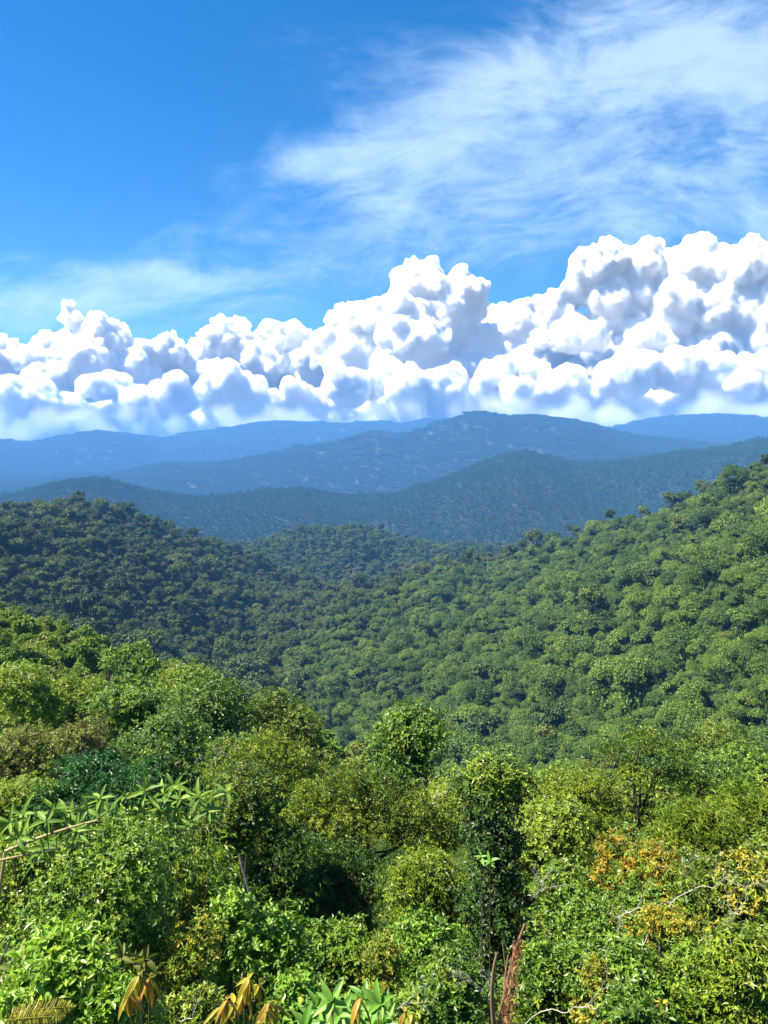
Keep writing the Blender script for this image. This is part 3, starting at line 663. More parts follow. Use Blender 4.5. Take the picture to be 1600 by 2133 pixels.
# ------------------------------------------------------------------ scrub on the near left spur
def scrub_bush(rng, n_lobes, per, size, R_, h, flat):
    g = Geo()
    for i in range(n_lobes):
        a = rng.uniform(0, 6.283); q = math.sqrt(rng.uniform(0, 1)) * 0.8
        c = np.array([math.cos(a) * q * R_, math.sin(a) * q * R_, h * rng.uniform(0.45, 1.0) * (1 - 0.4 * q)]); lr = R_ * rng.uniform(0.28, 0.5)
        d = rdir(rng, per); d[:, 2] = np.where(d[:, 2] < -0.3, -d[:, 2], d[:, 2])
        P = c + d * lr * rng.uniform(0.6, 1.05, (per, 1)) * np.array([1, 1, flat])
        Nn = unit(d * 0.7 + rdir(rng, per) * 0.8 + np.array([0, 0, 0.5])); L = rng.uniform(0.6, 1.4, per) * size
        g.leaves(P, Nn, rdir(rng, per) + np.array([0, 0, -0.3]), L, L * rng.uniform(0.35, 0.6, per), np.clip(rng.normal(0.5, 0.2, per) + rng.normal(0, 0.15), 0, 1), fold=0.15, droop=0.1)
    for i in range(4):
        a = rng.uniform(0, 6.28); g.tube([(0, 0, -0.6), (math.cos(a) * .2, math.sin(a) * .2, h * 0.4), (math.cos(a) * R_ * .5, math.sin(a) * R_ * .5, h * 0.85)], 0.06, 0.02, 4, 0.9)
    return g
scr = [scrub_bush(np.random.default_rng(300 + i), [9, 7, 11, 8, 6][i], 260, [0.26, 0.30, 0.22, 0.34, 0.24][i], [1.7, 1.3, 2.0, 1.5, 1.0][i], [2.4, 3.0, 2.0, 2.6, 3.6][i], [0.8, 0.9, 0.7, 0.8, 1.3][i]).mesh('scrub_bush', M['spur']) for i in range(5)]
SPB = thin(scatter(6, 8, 1.5, 0.03, 5), 1.05)
dS = np.hypot(SPB[:, 0], SPB[:, 1]); SPB = SPB[np.argsort(dS)]; dS = np.sort(dS); pxS = px_of(SPB)
sel = np.where((pxS > -10) & (pxS < 800) & (dS > 62))[0][:250]
keep = np.ones(len(SPB), bool); keep[sel] = False
mass('scrub', SPB[keep], scr, 0.78, 'yellow green scrub covering the near spur below the viewpoint', 0.35)
LAB = ['rounded yellow green bush', 'upright yellow green bush', 'low spreading yellow green bush', 'coarse leaved yellow green bush', 'tall thin yellow green bush']
for i in sel:
    k = int(rng.integers(0, len(scr))); o = link('scrub_bush', scr[k], loc=tuple(SPB[i]), rz=rng.uniform(0, 6.28))
    s = 0.78 * math.exp(rng.normal(0, 0.35)); o.scale = (s, s, s * rng.uniform(0.8, 1.25))
    tag(o, LAB[k] + ' in the scrub on the near left spur', 'bush', 'bushes on the near left spur')
# ------------------------------------------------------------------ foreground plants, leaf by leaf
Y_ = lambda a, b, c: [(0.0, a), (0.5, b), (1.0, c)]
M['olive'] = leaf_mat('yellow_olive_leaves', [(0.0, (0.045, 0.084, 0.008)), (0.35, (0.114, 0.168, 0.013)), (0.7, (0.228, 0.280, 0.023)), (1.0, (0.316, 0.325, 0.038))], 0.35, 0.34, 0.5, 0.12)
M['glossy'] = leaf_mat('glossy_green_leaves', [(0.0, (0.032, 0.072, 0.007)), (0.4, (0.084, 0.157, 0.013)), (0.75, (0.148, 0.241, 0.021)), (1.0, (0.228, 0.302, 0.032))], 0.33, 0.32, 0.5, 0.12)
M['deep'] = leaf_mat('deep_green_leaves', [(0.0, (0.023, 0.055, 0.008)), (0.5, (0.062, 0.122, 0.013)), (0.85, (0.130, 0.200, 0.020)), (1.0, (0.221, 0.275, 0.029))], 0.28, 0.30, 0.5, 0.12)
M['bright'] = leaf_mat('bright_green_leaves', [(0.0, (0.063, 0.147, 0.010)), (0.5, (0.149, 0.278, 0.018)), (1.0, (0.270, 0.410, 0.040))], 0.38, 0.34, 0.5, 0.12)
M['lime'] = leaf_mat('yellow_green_leaves', [(0.0, (0.069, 0.129, 0.013)), (0.5, (0.178, 0.258, 0.021)), (1.0, (0.316, 0.370, 0.038))], 0.38, 0.36, 0.45, 0.12)
M['orange'] = leaf_mat('orange_leaves', [(0.0, (0.14, 0.13, 0.016)), (0.4, (0.30, 0.24, 0.020)), (0.8, (0.40, 0.26, 0.022)), (1.0, (0.38, 0.17, 0.022))], 0.40, 0.4, 0.4, 0.1, (1.2, 1.0, 0.6))
M['gold'] = leaf_mat('golden_leaves', [(0.0, (0.15, 0.15, 0.016)), (0.5, (0.30, 0.27, 0.024)), (1.0, (0.42, 0.34, 0.035))], 0.40, 0.4, 0.4, 0.1, (1.2, 1.1, 0.5))
M['teal'] = leaf_mat('blue_green_leaves', [(0.0, (0.020, 0.070, 0.018)), (0.6, (0.045, 0.135, 0.030)), (1.0, (0.095, 0.210, 0.045))], 0.30, 0.36, 0.45, 0.12, (1.1, 1.3, 0.8))
M['dry'] = leaf_mat('dry_brown_leaves', [(0.0, (0.075, 0.085, 0.022)), (0.5, (0.165, 0.165, 0.045)), (1.0, (0.28, 0.24, 0.085))], 0.25, 0.6, 0.2, 0.12, (1.1, 1.0, 0.7))
M['bigleaf'] = leaf_mat('pale_green_broad_leaf', [(0.0, (0.060, 0.130, 0.014)), (0.5, (0.115, 0.205, 0.024)), (1.0, (0.190, 0.280, 0.040))], 0.36, 0.48, 0.22, 0.85)
M['oliveleaf'] = leaf_mat('olive_broad_leaf', [(0.0, (0.070, 0.085, 0.018)), (0.5, (0.120, 0.140, 0.026)), (1.0, (0.210, 0.215, 0.030))], 0.36, 0.5, 0.2, 0.85)
M['ribleaf'] = leaf_mat('young_golden_leaf', [(0.0, (0.24, 0.25, 0.030)), (0.55, (0.40, 0.34, 0.036)), (0.85, (0.40, 0.24, 0.040)), (1.0, (0.34, 0.14, 0.036))], 0.40, 0.42, 0.4, 0.85, (1.2, 1.0, 0.5))
M['brightleaf'] = leaf_mat('light_green_leaf', [(0.0, (0.095, 0.220, 0.026)), (0.5, (0.140, 0.280, 0.036)), (1.0, (0.230, 0.360, 0.060))], 0.38, 0.32, 0.5, 0.85)
M['rust'] = leaf_mat('rust_seed_head', [(0.0, (0.17, 0.070, 0.030)), (0.5, (0.28, 0.130, 0.060)), (1.0, (0.42, 0.24, 0.12))], 0.35, 0.6, 0.2, 0.1, (1.2, 0.9, 0.7))
M['cane'] = bark_mat('pale_cane', (0.20, 0.15, 0.055), (0.40, 0.31, 0.13), 10.0)
M['brownstem'] = bark_mat('brown_stem', (0.10, 0.055, 0.025), (0.26, 0.16, 0.075), 9.0)

def clusters(g, rng, lobes, n_cl, k, L, asp, droop=0.15, th=(35, 100), up=0.5, inner=0.25, mean=0.5, flat=0.85, fold=0.18, pts=4, sag=0.0, sink=0.25, coh=0.20):
    """leaf clusters at twig tips over the lobes of a crown"""
    lobes = [(np.asarray(c, float), r) for c, r in lobes]
    w = np.array([r * r for _, r in lobes]); li = rng.choice(len(lobes), n_cl, p=w / w.sum())
    C = np.array([c for c, _ in lobes])[li]; Rr = np.array([r for _, r in lobes])[li]
    d = rdir(rng, n_cl); d[:, 2] = np.where(d[:, 2] < -sink, -d[:, 2], d[:, 2]); d = unit(d)
    q = np.where(rng.uniform(size=n_cl) < inner, rng.uniform(0.35, 0.8, n_cl), rng.uniform(0.80, 1.10, n_cl))
    loose = rng.uniform(size=n_cl) < 0.14; q = np.where(loose, rng.uniform(1.1, 1.55, n_cl), q)
    P = C + d * (Rr * q)[:, None] * np.array([1, 1, flat])
    a = unit(d * 0.8 + np.array([0, 0, up]) + rdir(rng, n_cl) * 0.45)
    lobe_t = rng.normal(0, coh * 0.7, len(lobes))[li]
    tc = rng.normal(mean, coh, n_cl) + lobe_t
    ref = np.where(np.abs(a[:, 2:3]) > 0.9, np.array([[1., 0, 0]]), np.array([[0, 0, 1.]])); b1 = unit(np.cross(a, ref)); b2 = np.cross(a, b1)
    rep = lambda Q: np.repeat(Q, k, axis=0)
    ph = np.tile(np.arange(k) * 2.399, n_cl) + np.repeat(rng.uniform(0, 6.28, n_cl), k) + rng.normal(0, 0.3, n_cl * k)
    t_ = np.radians(rng.uniform(th[0], th[1], n_cl * k))
    rd = np.cos(ph)[:, None] * rep(b1) + np.sin(ph)[:, None] * rep(b2)
    A = rep(a) * np.cos(t_)[:, None] + rd * np.sin(t_)[:, None]; A[:, 2] -= sag; A = unit(A)
    Nn = unit(rep(a) * np.sin(t_)[:, None] - rd * np.cos(t_)[:, None] + rdir(rng, n_cl * k) * 0.35)
    LL = L * rng.uniform(0.6, 1.3, n_cl * k); PP = rep(P) + rdir(rng, n_cl * k) * L * 0.35
    tt = np.clip(rep(tc) + rng.normal(0, 0.12, n_cl * k), 0.0, 1.0)
    g.leaves(PP, Nn, A, LL, LL * asp * rng.uniform(0.8, 1.2, n_cl * k), tt, fold=fold, droop=droop, pts=pts)
def crown_lobes(rng, w, h, n_l, rel=0.235):
    n_l = int(n_l * 1.7)
    """uneven heap of lobes inside a crown w wide and h high; origin at the top centre"""
    out = [(np.array([rng.uniform(-.06, .06) * w, 0, -h * 0.22]), min(w, h * 1.6) * 0.24)]
    for i in range(n_l):
        a = rng.uniform(0, 6.283); q = math.sqrt(rng.uniform(0, 1)); zf = rng.uniform(0.10, 0.92)
        prof = math.sqrt(max(0.05, 1 - (1 - min(1, zf * 1.5)) ** 2))
        r = min(w, h * 1.5) * rel * rng.uniform(0.5, 1.3)
        out.append((np.array([math.cos(a) * q * (w / 2 - r * 0.75) * prof, math.sin(a) * q * (w / 2 - r * 0.7) * prof * 0.85, -h * zf + rng.uniform(-.04, .10) * h]), r))
    return out
def branches(g, rng, lobes, base, r0, n_max=12, sides=6, wob=0.06):
    top_z = max(c[2] for c, _ in lobes); low = min(c[2] for c, _ in lobes)
    fork = np.array([base[0] * 0.4, base[1] * 0.4, base[2] + (low - base[2]) * 0.8 + (top_z - low) * 0.15]); H = max(0.3, top_z - base[2])
    mid_ = (np.asarray(base) + fork) / 2 + rng.normal(0, wob * H * 0.5, 3) * np.array([1, 1, 0])
    end = np.array([0, 0, top_z - 0.15 * (top_z - low)])
    def curve(p, q, bend, m=6):
        t = np.linspace(0, 1, m)[:, None]; c = (p + q) / 2 + bend
        return (1 - t) ** 2 * p + 2 * t * (1 - t) * c + t * t * q
    g.tube(np.concatenate([curve(np.asarray(base, float), mid_, np.zeros(3), 3)[:-1], curve(mid_, fork, np.zeros(3), 4)[:-1], curve(fork, end, rng.normal(0, wob * H, 3) * np.array([1, 1, 0]), 5)]), r0, r0 * 0.25, sides)
    for c, r in lobes[:n_max]:
        s = fork + (end - fork) * rng.uniform(0, 0.6); g.tube(curve(s, c, np.array([0, 0, -0.1]) * np.linalg.norm(c - s) + rng.normal(0, 0.05 * H, 3)), r0 * 0.45, r0 * 0.10, max(4, sides - 2))
        for j in range(3):
            e = c + rdir(rng, 1)[0] * r * 0.9; e[2] = max(e[2], c[2] - r * 0.3); g.tube(curve(c * 0.8 + s * 0.2, e, rng.normal(0, 0.05, 3) * r), r0 * 0.13, r0 * 0.04, 4)
KIND = {  # leaf length m at its distance given in px, proportion, droop, opening angles, sag, cluster size
 'round': dict(asp=0.46, droop=0.12, th=(40, 95), sag=0.0, k=6), 'droopy': dict(asp=0.34, droop=0.25, th=(50, 110), sag=0.55, k=6),
 'hang': dict(asp=0.26, droop=0.18, th=(60, 120), sag=1.1, k=6), 'narrow': dict(asp=0.20, droop=0.2, th=(30, 90), sag=0.25, k=7),
 'fine': dict(asp=0.40, droop=0.1, th=(30, 100), sag=0.1, k=8)}
def plant(name, label, cat, px, py, pyb, wpx, d, mat, kind='round', leaf=10.0, dens=1.0, nl=12, bark='bark', group=None, seed=None, mean=0.5, lobes=None, second=None, r0=None, inner=0.25, wood=True, thick=1.0, pts=4):
    """a shrub or tree: crown from photo row py down to pyb, wpx wide, standing d metres away"""
    seed = int(px * 7 + py * 13 + d * 101) if seed is None else seed
    rng = np.random.default_rng(seed)
    tp = at(px, py, d); s = math.hypot(tp[0], tp[1]) / F * math.sqrt(1 + ((px - CX) / F) ** 2)
    s = d / F
    w = wpx * s; h = (pyb - py) * s; gz = ground_z(tp[0], tp[1])
    H = tp[2] - gz
    if h > H: h = H + 0.05
    root = bpy.data.objects.new(name, None); COL.objects.link(root); root.location = (tp[0], tp[1], gz); root.empty_display_size = 0.3
    tag(root, label, cat, group)
    if lobes is None:
        lb = [(c + np.array([0, 0, H]), r) for c, r in crown_lobes(rng, w, h, nl)]
    else:       # lobes given as (px, py, radius px, depth in radii)
        lb = []
        for (lx, ly, lr, off) in lobes:
            q = at(lx, ly, d + off * lr * s); lb.append((q - np.array([tp[0], tp[1], gz]), lr * s))
    K_ = KIND[kind]; leaf *= 0.80; L = leaf * s
    ar = sum(r * r for _, r in lb) * 3.1
    n_leaf = ar * 2.0 / (L * L * K_['asp'] * 0.5) * dens * thick
    n_cl = int(min(4400, max(40, n_leaf / K_['k'])))
    g = Geo(); kw = {k_: v for k_, v in K_.items() if k_ != 'k'}
    clusters(g, rng, lb, n_cl, K_['k'], L, mean=mean, inner=inner, pts=pts, **kw)
    cr = link('crown', g.mesh(name + '_crown', M[mat]), root); tag(cr, kind='stuff')
    if not second and mat in ('olive', 'glossy', 'deep', 'lime', 'bright') and thick == 1.0:
        second = ({'olive': 'glossy', 'glossy': 'lime', 'deep': 'glossy', 'lime': 'olive', 'bright': 'lime'}[mat], 0.20, None, None)
    if second:  # branches of another leaf colour: (material, share, lobe indices or None, label)
        m2, share, idx, lab2 = second
        lb2 = [lb[i % len(lb)] for i in idx] if idx is not None else lb
        g2 = Geo(); clusters(g2, rng, [(c, r * 1.04) for c, r in lb2], max(12, int(n_cl * share)), K_['k'], L, mean=0.5, inner=0.0, pts=pts, **kw)
        c2 = link('crown', g2.mesh(name + '_crown', M[m2]), root); tag(c2, lab2, kind='stuff')
    if wood:
        gb_ = Geo(); branches(gb_, rng, lb, (rng.uniform(-.1, .1), rng.uniform(-.1, .1), -0.3), r0 if r0 else max(0.012, 0.016 * H), 14)
        link('trunk', gb_.mesh(name + '_trunk', M[bark], True), root)
    return root

# ---- trees and bushes on the slope 30 to 70 m away
P = plant
P('tree', 'pale green tree on thin dark stems at the left edge of the slope', 'tree', 35, 1418, 1520, 150, 46, 'lime', 'round', 8, nl=9, bark='darkbark')
P('tree', 'dark bare stemmed slender tree standing above the scrub on the left slope', 'tree', 215, 1365, 1470, 60, 58, 'glossy', 'round', 8, dens=0.6, nl=6, bark='darkbark')
P('bush', 'large yellow green bush beside the pale green tree at the left edge', 'bush', 125, 1425, 1540, 160, 50, 'lime', 'fine', 7, nl=10)
P('bush', 'mid green bush below the bare stemmed slender tree', 'bush', 270, 1450, 1570, 190, 44, 'glossy', 'round', 8, nl=12)
P('bush', 'bright yellow green bush along the upper edge of the dark thicket', 'bush', 395, 1398, 1500, 170, 60, 'lime', 'round', 7, nl=10)
P('bush', 'broad dark green bush, the largest of the dark thicket behind the olive tree', 'bush', 430, 1455, 1620, 270, 40, 'deep', 'round', 8, nl=16)
P('bush', 'dark green bush at the right end of the thicket, touched with brown', 'bush', 590, 1468, 1600, 190, 42, 'olive', 'fine', 7, nl=12, mean=0.18)
P('bush', 'dark green bush between the thicket and the fern like blue green tree', 'bush', 330, 1535, 1660, 240, 33, 'deep', 'round', 9, nl=13)
P('bush', 'dull green bush right below the largest bush of the thicket', 'bush', 480, 1560, 1680, 200, 31, 'glossy', 'fine', 8, nl=11, mean=0.3)
P('bush', 'brown half dry bush on the left slope above the blue green tree', 'bush', 140, 1530, 1640, 180, 32, 'dry', 'fine', 8, dens=0.8, nl=10, second=('lime', 0.25, None, 'green leafy shoots'))
P('bush', 'brown and green dry bush at the left edge, lower than the other dry bush', 'bush', 30, 1560, 1680, 170, 27, 'dry', 'fine', 8, dens=0.8, nl=10, second=('lime', 0.35, None, 'yellow green leafy shoots'))
P('bush', 'yellow green bush at the left edge just above the broad leaved shrubs', 'bush', 25, 1655, 1760, 190, 19, 'lime', 'fine', 8, nl=10, mean=0.6)
P('bush', 'olive brown bush at the right edge under the shadowed hillside', 'bush', 1520, 1535, 1640, 170, 62, 'olive', 'fine', 6, nl=11, mean=0.28)
P('bush', 'green bush at the right edge below the olive brown bush', 'bush', 1590, 1590, 1720, 190, 50, 'glossy', 'round', 7, nl=11)
P('bush', 'dark green bush right of the round topped tree with a visible trunk', 'bush', 1500, 1610, 1730, 150, 46, 'glossy', 'round', 7, nl=9, mean=0.35)
P('bush', 'green bush seen in the gap left of the round topped tree', 'bush', 1180, 1610, 1720, 160, 40, 'glossy', 'round', 8, nl=9, mean=0.5)
# ---- trees 17 to 30 m away
P('tree', 'dense dark little tree with a flat top standing behind the others in the centre', 'tree', 855, 1500, 1640, 190, 28, 'glossy', 'round', 10, nl=13, mean=0.45, second=('lime', 0.18, [0, 1, 2, 3], 'yellow green top shoots'))
P('tree', 'rounded yellow olive tree with the highest crown in the left centre', 'tree', 555, 1530, 1740, 290, 25, 'olive', 'droopy', 9, lobes=[(555, 1562, 42, 0), (505, 1590, 44, .3), (602, 1585, 42, -.3), (452, 1628, 36, 0), (640, 1622, 44, .4), (540, 1640, 52, -.5), (683, 1655, 38, .2), (480, 1672, 42, -.2), (600, 1690, 48, -.3), (655, 1700, 36, .2), (525, 1700, 40, .2)], mean=0.62, bark='darkbark', r0=0.08)
P('tree', 'wide yellow olive tree with a dark trunk standing over the shaded hollow', 'tree', 750, 1600, 1800, 360, 20.5, 'olive', 'droopy', 9, lobes=[(650, 1662, 44, .2), (715, 1640, 48, 0), (790, 1650, 50, .3), (855, 1682, 46, 0), (905, 1725, 36, .2), (615, 1712, 40, -.3), (695, 1712, 50, -.5), (775, 1722, 50, -.4), (845, 1752, 42, -.2), (568, 1755, 36, 0), (655, 1768, 40, -.4), (740, 1780, 34, -.2), (930, 1690, 26, .2)], mean=0.48, bark='darkbark', r0=0.13)
P('tree', 'olive green tree with dull fine leaves left of the shaded hollow', 'tree', 470, 1650, 1800, 260, 18, 'olive', 'fine', 9, nl=14, mean=0.32)
P('tree', 'round topped tree with an open crown and visible trunk at the right', 'tree', 1350, 1515, 1800, 310, 24, 'olive', 'droopy', 9, dens=0.9, lobes=[(1350, 1548, 38, 0), (1292, 1582, 38, .3), (1410, 1580, 40, -.2), (1248, 1640, 40, 0), (1338, 1628, 44, -.4), (1430, 1640, 44, .3), (1482, 1692, 36, 0), (1228, 1705, 36, .2), (1300, 1712, 44, -.3), (1392, 1715, 46, .2), (1452, 1755, 36, -.2), (1268, 1775, 34, .1), (1345, 1790, 38, .2), (1500, 1650, 24, .3)], mean=0.45, bark='darkbark', r0=0.11)
P('tree', 'bushy tree with small yellow leaves filling the gap behind the leafy column', 'tree', 1200, 1640, 1800, 220, 25, 'olive', 'droopy', 9, nl=12, mean=0.5)
P('tree', 'thin yellowish tree between the dark little tree and the leafy column', 'tree', 930, 1640, 1800, 150, 23, 'lime', 'fine', 9, dens=0.7, nl=9, mean=0.6)
P('tree', 'leaf covered column of a tree, dark green and tall, with shade and a sunlit top put into the leaf colour', 'tree', 1040, 1572, 2200, 200, 15, 'deep', 'round', 11,  # low tint mean puts the column's shaded side into its leaves
  lobes=[(1035, 1625, 52, 0), (1085, 1640, 40, .2), (985, 1645, 38, .3), (1040, 1690, 58, -.2), (1020, 1750, 52, 0), (1062, 1770, 44, -.3), (1035, 1820, 58, 0), (1065, 1870, 52, -.2), (1010, 1890, 55, .1), (1045, 1940, 66, -.2), (1000, 1990, 66, .1), (1080, 1990, 60, 0), (1040, 2050, 78, -.2), (980, 2070, 70, 0), (1110, 2080, 66, 0)],
  second=('lime', 0.16, [0, 1, 2, 0], 'yellow green leaves coloured for the sunlit top'), mean=0.22, dens=1.5, bark='darkbark', r0=0.10)  # lime on the top lobes stands in for sunlight
P('tree', 'blue green tree with spreading feathery foliage above the broad leaved shrubs', 'tree', 205, 1598, 1700, 310, 18.5, 'teal', 'droopy', 13, nl=15, mean=0.5)
P('bush', 'yellow green bush right of the leafy column, above the orange leaved bush', 'bush', 1150, 1702, 1850, 230, 18.5, 'lime', 'round', 10, nl=14, mean=0.55)
P('bush', 'bush in the shaded hollow under the wide olive tree, shade put into its leaf colour', 'bush', 690, 1790, 1980, 260, 19, 'deep', 'droopy', 10, dens=0.6, nl=13, mean=0.35)  # deep leaf tones stand in for the shade under the canopy
P('bush', 'bush in the shaded hollow left of the dark trunk, shade put into its leaf colour', 'bush', 590, 1740, 1940, 200, 17.5, 'deep', 'droopy', 10, dens=0.7, nl=12, mean=0.35)  # hollow's shade painted through the dark leaf tones here too
P('bush', 'light green narrow leaved bush right of the shaded hollow', 'bush', 895, 1790, 1980, 190, 16, 'lime', 'droopy', 12, nl=14, mean=0.4)
P('bush', 'tall grassy bush of narrow leaves at the right edge', 'bush', 1580, 1650, 1800, 190, 23, 'lime', 'narrow', 15, nl=12, mean=0.35)
P('bush', 'wide grassy bush of narrow green leaves under the round topped tree', 'bush', 1490, 1720, 1850, 260, 18.5, 'lime', 'narrow', 14, nl=14, mean=0.45)
P('bush', 'green bush with orange withered branches, the most orange of all', 'bush', 1350, 1778, 1900, 250, 15.5, 'glossy', 'round', 11, nl=13, mean=0.6, second=('orange', 0.22, [1, 3, 4, 6, 8, 11, 14, 17], 'orange withered leaves'))
P('bush', 'green bush left of the orange leaved bush, next to bleached twigs', 'bush', 1200, 1830, 1960, 170, 14, 'glossy', 'round', 11, nl=11, mean=0.6)
P('bush', 'orange withered bush with some green left, under the round topped tree', 'bush', 1300, 1768, 1850, 120, 14.0, 'orange', 'fine', 11, dens=0.7, nl=7, mean=0.5, second=('glossy', 0.5, None, 'green leaves'))
P('bush', 'golden orange withered bush, wider and lower than the other orange one', 'bush', 1405, 1788, 1890, 190, 13.6, 'orange', 'fine', 11, dens=0.7, nl=9, mean=0.35, second=('lime', 0.5, None, 'green leaves'))
P('bush', 'yellow tufted bush in the middle of the lower right bushes', 'bush', 1415, 1910, 1980, 120, 11.6, 'gold', 'fine', 11, dens=0.8, nl=7, mean=0.5, second=('lime', 0.4, None, 'green leaves'))
P('bush', 'small yellow tufted bush low on the right near the long bleached twig', 'bush', 1265, 2010, 2080, 90, 8.8, 'gold', 'fine', 12, dens=0.8, nl=6, mean=0.4, second=('lime', 0.4, None, 'green leaves'))
# ---- bushes 8 to 14 m away
P('bush', 'bush of long hanging leaves, the widest on the left', 'bush', 290, 1808, 2010, 400, 12.2, 'glossy', 'hang', 19, nl=20, mean=0.55)
P('bush', 'yellow green leafy bush at the left edge below the broad leaved shrubs', 'bush', 40, 1790, 1930, 210, 10.8, 'lime', 'round', 13, nl=12, mean=0.5)
P('bush', 'glossy bright green bush by the foot of the mossy dead trunk', 'bush', 455, 1885, 2040, 150, 9.6, 'bright', 'round', 17, nl=11, mean=0.5, pts=7)
P('bush', 'bright green bush in the bottom centre, right of the golden ribbed leaves', 'bush', 565, 1935, 2080, 190, 9.2, 'bright', 'round', 16, nl=12, mean=0.4, pts=7)
P('bush', 'green bush in front of the shaded hollow', 'bush', 690, 1950, 2090, 190, 10.5, 'glossy', 'round', 13, nl=12, mean=0.7)
P('bush', 'small yellow olive bush left of the leafy column base', 'bush', 800, 1985, 2100, 130, 9.2, 'lime', 'fine', 10, nl=10, mean=0.4, second=('gold', 0.35, None, 'yellow olive leaves'))
P('bush', 'small green bush right of the small yellow olive bush', 'bush', 900, 1930, 2070, 170, 10.2, 'bright', 'round', 14, nl=11, mean=0.25)
P('bush', 'yellow fine leaved bush left of the glossy bright green bush', 'bush', 370, 1965, 2110, 170, 8.0, 'lime', 'fine', 11, nl=11, mean=0.5, second=('gold', 0.3, None, 'yellow leaves'))
P('bush', 'dark green bush under the leafy column at the bottom edge', 'bush', 960, 2030, 2190, 200, 8.6, 'deep', 'round', 16, nl=11, mean=0.6)
P('bush', 'dark green bush at the bottom edge right of the rust coloured plume', 'bush', 1170, 1990, 2180, 200, 9.6, 'glossy', 'round', 15, nl=12, mean=0.5)
P('bush', 'bush of mixed green and yellow leaves, under the orange leaved bush', 'bush', 1400, 1855, 2000, 250, 13, 'glossy', 'round', 12, nl=14, mean=0.55, second=('orange', 0.14, [1, 2, 5, 9, 12, 16], 'golden orange leaves'))
P('bush', 'green and brown bush at the right edge, thick with dry twigs', 'bush', 1560, 1820, 2000, 220, 12.5, 'olive', 'round', 13, nl=13, mean=0.35, second=('gold', 0.16, [1, 4, 8, 13], 'yellow leaves'))
P('bush', 'green bush in the lower right, left of the yellow tufted one', 'bush', 1260, 1925, 2080, 190, 11, 'glossy', 'round', 13, nl=12, mean=0.65, second=('orange', 0.10, [2], 'withered leaves'))
P('bush', 'green bush with one bright yellow tuft in the lower right', 'bush', 1330, 2000, 2180, 230, 9.2, 'glossy', 'round', 16, nl=13, mean=0.55, second=('gold', 0.16, [3, 4], 'bright yellow leaves'))
P('bush', 'green bush at the bottom edge in the lower right, the one with drooping leaves', 'bush', 1480, 1985, 2190, 230, 9.6, 'glossy', 'droopy', 17, nl=13, mean=0.6)
P('bush', 'green bush in the bottom right corner', 'bush', 1590, 1970, 2190, 190, 9.0, 'lime', 'droopy', 17, nl=12, mean=0.35)
P('bush', 'dense green bush filling the space under the broad leaved shrubs', 'bush', 190, 1782, 2000, 360, 8.7, 'glossy', 'round', 13, nl=16, mean=0.72)
P('bush', 'dark green bush just past the bottom right corner', 'bush', 1740, 1960, 2190, 240, 10.0, 'glossy', 'round', 14, nl=11, mean=0.5)
P('bush', 'olive bush just past the right edge behind the corner bushes', 'bush', 1730, 1760, 1930, 240, 15.0, 'olive', 'round', 12, nl=11, mean=0.45)
# ---- bushes at the bottom edge, 5 to 8 m away
P('bush', 'bright light green bush filling the bottom left corner', 'bush', 95, 2005, 2170, 240, 6.6, 'bright', 'round', 22, nl=13, mean=0.72, pts=7)
P('bush', 'small bright green bush at the bottom edge left of the golden fern fronds', 'bush', 205, 2062, 2170, 130, 6.2, 'bright', 'round', 21, nl=9, mean=0.5, pts=7)
P('bush', 'green bush at the bottom edge between the golden ribbed leaves', 'bush', 390, 2085, 2190, 150, 6.4, 'olive', 'fine', 16, nl=9, mean=0.3)
P('bush', 'bright green bush at the bottom edge right of the red brown ribbed leaves', 'bush', 620, 2065, 2180, 150, 6.4, 'bright', 'round', 20, nl=10, mean=0.45, pts=7)
P('bush', 'dark leafy bush at the bottom edge with grey twigs', 'bush', 860, 2085, 2190, 150, 7.0, 'glossy', 'round', 18, nl=9, mean=0.5)
P('bush', 'small green bush with red brown tips at the bottom edge in the lower right', 'bush', 1340, 2100, 2200, 200, 6.6, 'glossy', 'round', 19, nl=10, mean=0.4, second=('ribleaf', 0.05, [1, 2], 'red brown young leaves'))
# ---- undergrowth: what stands between the plants
und = []
for i in range(5):
    rg = np.random.default_rng(500 + i); g = Geo()
    clusters(g, rg, [(np.array([rg.uniform(-.6, .6), rg.uniform(-.6, .6), rg.uniform(.15, .8)]), rg.uniform(.3, .55)) for _ in range(7)], 700, 6, 0.085, 0.4, th=(35, 100), sag=0.2, pts=4)
    und.append(g.mesh('undergrowth_tuft', M[['glossy', 'lime', 'deep', 'glossy', 'olive'][i]]))
rg = np.random.default_rng(5)
U = thin(scatter(2, 7, 0.75, 0.35, 3, -420, 2020, rg), 0.55)
U = U[np.hypot(U[:, 0], U[:, 1]) > 6.5]
mass('undergrowth', U, und, 0.62, 'leafy undergrowth between the bushes of the slope', 0.2, rg)
